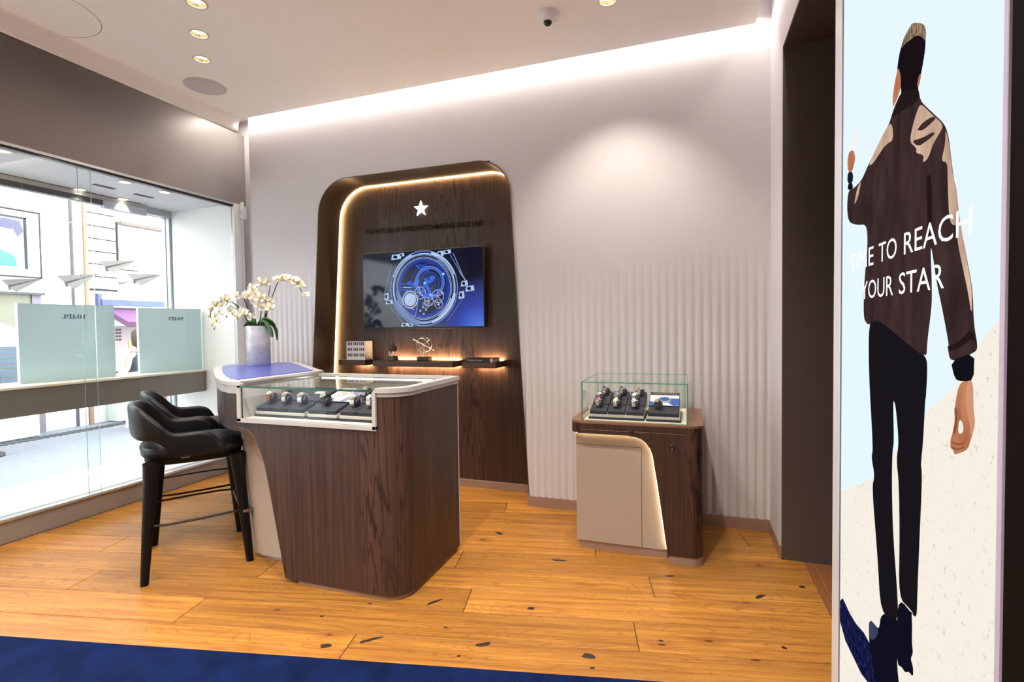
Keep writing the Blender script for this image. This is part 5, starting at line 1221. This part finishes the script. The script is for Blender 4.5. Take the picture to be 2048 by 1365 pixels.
# ================================================================== BACKLIT POSTER
LB = thing('lightbox_poster', 'tall backlit poster of a man seen from behind, lettered TIME TO REACH YOUR STAR', 'light box', (XR, 1.48, .02))
obj('housing', MB().box(XR+.003, XR+.128, .99, 1.958, .015, 2.66), M_ALU, LB)
obj('frame', MB().box(XR-.004, XR+.004, 1.885, 1.958, .012, 2.662, c=.001), mat('silver_frame', (.66, .70, .76), .45, metal=.2), LB)
obj('frame', MB().box(XR-.004, XR+.004, .9915, 1.004, .012, 2.662, c=.001), mat('lilac_frame', (.40, .36, .50), .4), LB)
obj('gasket', MB().box(XR-.002, XR+.003, 1.868, 1.885, .012, 2.66), mat('grey_blue_gasket', (.10, .13, .20), .5), LB)
def sky_print():
    m, nt, b, out = new_mat('poster_sky'); nt.nodes.remove(b); N = nt.nodes.new; L = nt.links
    e = N('ShaderNodeEmission'); e.inputs[0].default_value = (.76, .90, .985, 1); e.inputs[1].default_value = 1.05; L.new(e.outputs[0], out.inputs[0]); return m
def ground_print():
    m, nt, b, out = new_mat('poster_ground'); nt.nodes.remove(b); N = nt.nodes.new; L = nt.links
    tc = N('ShaderNodeTexCoord'); n = N('ShaderNodeTexNoise'); n.inputs['Scale'].default_value = 60; n.inputs['Detail'].default_value = 6; n.inputs['Roughness'].default_value = .7; L.new(tc.outputs['Object'], n.inputs[0])
    r = N('ShaderNodeValToRGB'); e = r.color_ramp.elements; e[0].position = .27; e[0].color = (.50, .42, .32, 1); e[1].position = .41; e[1].color = (.93, .87, .77, 1); L.new(n.outputs['Fac'], r.inputs[0])
    em = N('ShaderNodeEmission'); em.inputs[1].default_value = 1.0; L.new(r.outputs[0], em.inputs[0]); L.new(em.outputs[0], out.inputs[0]); return m
pm = {'sky': sky_print(), 'ground': ground_print()}
for k, c in dict(shadow=(.006, .006, .03), shoe=(.006, .005, .014), trouser=(.010, .008, .011), jacket=(.055, .030, .028), undershirt=(.006, .006, .009), skin=(.52, .19, .09), skindark=(.26, .08, .035), skinlit=(.66, .30, .17), heel=(.045, .055, .11), gap=(.90, .86, .78), hair=(.010, .006, .007), hairlit=(.36, .23, .13), lit=(.62, .42, .30), collar=(.018, .010, .010), paper=(.92, .90, .90), strap=(.008, .012, .022)).items():
    pm[k] = emat('poster_'+k, c, 1.0)
def mottled(k, a, b, sc, lo=.35, hi=.7):
    nt = pm[k].node_tree; N = nt.nodes.new; L = nt.links; tc = N('ShaderNodeTexCoord'); mp = N('ShaderNodeMapping'); mp.inputs['Scale'].default_value = sc; L.new(tc.outputs['Object'], mp.inputs[0])
    n = N('ShaderNodeTexNoise'); n.inputs['Scale'].default_value = 1; n.inputs['Detail'].default_value = 5; L.new(mp.outputs[0], n.inputs[0])
    r = N('ShaderNodeValToRGB'); e = r.color_ramp.elements; e[0].position = lo; e[1].position = hi; e[0].color = (*a, 1); e[1].color = (*b, 1); L.new(n.outputs['Fac'], r.inputs[0]); L.new(r.outputs[0], [q for q in nt.nodes if q.type == 'EMISSION'][0].inputs[0])
mottled('jacket', (.032, .017, .017), (.066, .037, .035), (1, 14, 5)); mottled('lit', (.50, .31, .22), (.72, .52, .39), (1, 22, 9)); mottled('hairlit', (.10, .06, .035), (.48, .34, .22), (1, 160, 60)); mottled('skin', (.42, .14, .065), (.60, .25, .13), (1, 25, 14)); mottled('shadow', (.003, .004, .03), (.03, .04, .16), (1, 120, 50), .45, .75)
pst = obj('poster', MB().add([(XR-.0022, 1.868, .02), (XR-.0022, 1.004, .02), (XR-.0022, 1.004, 2.655), (XR-.0022, 1.868, 2.655)], [(0, 1, 2, 3)]), pm['sky'], LB)
POSTER = [
('ground',[(1.865,0.707),(1.573,0.835),(1.264,1.06),(1.15,1.125),(1.053,1.22),(1.001,1.253),(1.0,0.667),(1.924,0.033)]),
('shadow',[(1.866,0.378),(1.735,0.362),(1.606,0.387),(1.447,0.353),(1.595,0.25),(1.868,0.257)]),
('shoe',[(1.397,0.607),(1.294,0.609),(1.322,0.613),(1.317,0.581),(1.318,0.545),(1.311,0.525),(1.324,0.505),(1.31,0.495),(1.309,0.473),(1.333,0.47),(1.351,0.455),(1.373,0.455),(1.396,0.444),(1.404,0.499)]),
('shoe',[(1.594,0.416),(1.594,0.434),(1.577,0.449),(1.553,0.453),(1.517,0.458),(1.505,0.507),(1.399,0.566),(1.395,0.494),(1.399,0.443),(1.387,0.41),(1.387,0.394),(1.523,0.3),(1.56,0.332),(1.589,0.375)]),
('heel',[(1.594,0.416),(1.594,0.433),(1.577,0.448),(1.553,0.452),(1.52,0.454),(1.532,0.431),(1.562,0.404),(1.586,0.394)]),
('trouser',[(1.616,1.245),(1.556,1.258),(1.466,1.239),(1.358,1.205),(1.261,1.177),(1.257,1.144),(1.263,1.087),(1.265,1.092),(1.273,0.997),(1.283,0.947),(1.277,0.934),(1.278,0.882),(1.284,0.803),(1.292,0.674),(1.294,0.609),(1.325,0.614),(1.393,0.606),(1.391,0.761),(1.399,0.874),(1.415,0.925),(1.401,0.968),(1.422,1.049),(1.435,1.062),(1.437,1.047),(1.43,0.962),(1.439,0.938),(1.441,0.862),(1.431,0.745),(1.397,0.599),(1.396,0.546),(1.507,0.507),(1.534,0.646),(1.579,0.809),(1.559,0.844),(1.586,0.888),(1.573,0.912),(1.611,1.106)]),
('jacket',[(1.405,1.776),(1.317,1.746),(1.306,1.716),(1.294,1.702),(1.243,1.661),(1.194,1.622),(1.177,1.587),(1.17,1.554),(1.147,1.473),(1.133,1.425),(1.11,1.366),(1.086,1.301),(1.082,1.245),(1.067,1.203),(1.078,1.194),(1.162,1.17),(1.175,1.204),(1.167,1.2),(1.191,1.26),(1.223,1.329),(1.241,1.386),(1.25,1.401),(1.241,1.317),(1.241,1.278),(1.26,1.204),(1.261,1.172),(1.367,1.201),(1.476,1.235),(1.556,1.254),(1.619,1.238),(1.66,1.259),(1.655,1.359),(1.628,1.46),(1.639,1.515),(1.724,1.528),(1.804,1.552),(1.822,1.599),(1.809,1.649),(1.75,1.641),(1.681,1.647),(1.63,1.673),(1.55,1.704),(1.478,1.729),(1.453,1.753)]),
('undershirt',[(1.161,1.174),(1.144,1.142),(1.12,1.14),(1.079,1.146),(1.078,1.195)]),
('skin',[(1.126,1.14),(1.08,1.145),(1.079,1.098),(1.071,1.074),(1.085,1.043),(1.095,1.024),(1.114,1.014),(1.142,1.002),(1.146,1.01),(1.158,1.012),(1.157,1.029),(1.15,1.04),(1.141,1.066),(1.144,1.092)]),
('skindark',[(1.155,1.025),(1.126,1.026),(1.103,1.035),(1.102,1.034),(1.126,1.023),(1.155,1.022)]),
('skindark',[(1.155,1.016),(1.13,1.016),(1.108,1.026),(1.107,1.024),(1.13,1.013),(1.153,1.013)]),
('skindark',[(1.144,1.092),(1.135,1.089),(1.132,1.067),(1.137,1.043),(1.149,1.04),(1.141,1.066)]),
('skinlit',[(1.102,1.142),(1.08,1.145),(1.079,1.098),(1.071,1.074),(1.083,1.045),(1.091,1.071),(1.105,1.102)]),
('gap',[(1.126,1.07),(1.116,1.07),(1.109,1.057),(1.115,1.047),(1.129,1.045)]),
('collar',[(1.273,1.548),(1.247,1.541),(1.242,1.432),(1.25,1.401),(1.263,1.436)]),
('collar',[(1.17,1.201),(1.128,1.212),(1.087,1.236),(1.067,1.206),(1.084,1.219),(1.122,1.201),(1.164,1.191)]),
('hair',[(1.346,1.895),(1.293,1.865),(1.281,1.845),(1.282,1.806),(1.3,1.767),(1.317,1.744),(1.308,1.717),(1.409,1.758),(1.405,1.779),(1.434,1.829),(1.421,1.864),(1.396,1.888),(1.36,1.895)]),
('hairlit',[(1.36,1.895),(1.346,1.896),(1.293,1.865),(1.279,1.844),(1.282,1.821),(1.296,1.838),(1.324,1.858),(1.358,1.865),(1.384,1.871),(1.412,1.871),(1.396,1.888)]),
('skin',[(1.423,1.839),(1.408,1.806),(1.41,1.779),(1.438,1.762),(1.453,1.756),(1.459,1.778),(1.446,1.812)]),
('skin',[(1.299,1.765),(1.311,1.742),(1.321,1.749),(1.312,1.768)]),
('lit',[(1.302,1.706),(1.25,1.663),(1.198,1.623),(1.211,1.614),(1.241,1.602),(1.262,1.579),(1.289,1.577),(1.282,1.592),(1.322,1.608),(1.318,1.617),(1.356,1.643),(1.34,1.673),(1.32,1.694)]),
('lit',[(1.191,1.613),(1.176,1.583),(1.17,1.554),(1.146,1.473),(1.133,1.421),(1.17,1.428),(1.179,1.511),(1.181,1.548),(1.206,1.556),(1.19,1.585)]),
('lit',[(1.176,1.522),(1.148,1.505),(1.133,1.434),(1.107,1.36),(1.086,1.301),(1.086,1.256),(1.099,1.296),(1.114,1.332),(1.136,1.384),(1.152,1.444),(1.171,1.481)]),
('lit',[(1.478,1.729),(1.455,1.715),(1.451,1.679),(1.487,1.683),(1.515,1.682),(1.585,1.664),(1.629,1.669),(1.55,1.704)]),
('lit',[(1.681,1.646),(1.711,1.604),(1.749,1.589),(1.719,1.634)]),
('jacket',[(1.319,1.655),(1.287,1.661),(1.243,1.656),(1.228,1.647),(1.25,1.645),(1.287,1.644)]),
('jacket',[(1.343,1.641),(1.286,1.629),(1.242,1.625),(1.231,1.618),(1.263,1.616),(1.31,1.618)]),
('jacket',[(1.213,1.593),(1.201,1.613),(1.191,1.611),(1.197,1.593),(1.216,1.565),(1.24,1.563),(1.237,1.578)]),
('collar',[(1.476,1.73),(1.438,1.747),(1.405,1.773),(1.321,1.744),(1.304,1.715),(1.354,1.718),(1.437,1.735)]),
('skin',[(1.799,1.762),(1.753,1.753),(1.735,1.723),(1.765,1.693),(1.807,1.703),(1.816,1.738)]),
('paper',[(1.724,1.812),(1.802,1.769),(1.753,1.757),(1.722,1.741),(1.711,1.767)]),
('strap',[(1.811,1.703),(1.764,1.693),(1.755,1.674),(1.763,1.659),(1.813,1.671)]),
('undershirt',[(1.806,1.668),(1.766,1.662),(1.753,1.64),(1.809,1.649)]),

]
def chaikin(P, n=2):
    for _ in range(n):
        Q = []
        for i in range(len(P)):
            a, b = P[i], P[(i+1) % len(P)]; Q += [(a[0]*.78+b[0]*.22, a[1]*.78+b[1]*.22), (a[0]*.22+b[0]*.78, a[1]*.22+b[1]*.78)]
        P = Q
    return P
for i, (k, P) in enumerate(POSTER):
    if k != 'ground': P = chaikin(P, 1 if len(P) < 8 else 2)
    obj({'ground': 'printed_ground', 'shadow': 'printed_shadow', 'shoe': 'printed_shoes', 'trouser': 'printed_trousers', 'jacket': 'printed_jacket', 'lit': 'printed_sunlight', 'skin': 'printed_skin', 'skindark': 'printed_finger_shadow', 'skinlit': 'printed_skin_light', 'heel': 'printed_heel', 'hair': 'printed_hair', 'hairlit': 'printed_hair_highlight', 'undershirt': 'printed_cuff', 'collar': 'printed_collar', 'paper': 'printed_paper_plane', 'strap': 'printed_watch_strap', 'gap': 'printed_gap'}[k],
        MB().poly([(XR-.0024-.00006*i, min(1.868, max(1.004, y)), z) for y, z in P]), pm[k], pst)
M_PT = emat('poster_lettering', (1, 1, 1), 1.15)
def ptext(body, ya, yb, z0, z1):
    t = text_mb(body, -ya, -yb, z0, z1, 0); u = MB(); u.v = [Vector((XR-.0045, -v.x, v.z)) for v in t.v]; u.f = t.f; u.m = t.m; u.s = t.s
    obj('lettering', u, M_PT, pst)
for w_, a, b in (('TIME', 1.778, 1.576), ('TO', 1.538, 1.420), ('REACH', 1.378, 1.088)): ptext(w_, a, b, 1.3985, 1.4475)
for w_, a, b in (('YOUR', 1.670, 1.440), ('STAR', 1.405, 1.186)): ptext(w_, a, b, 1.311, 1.360)
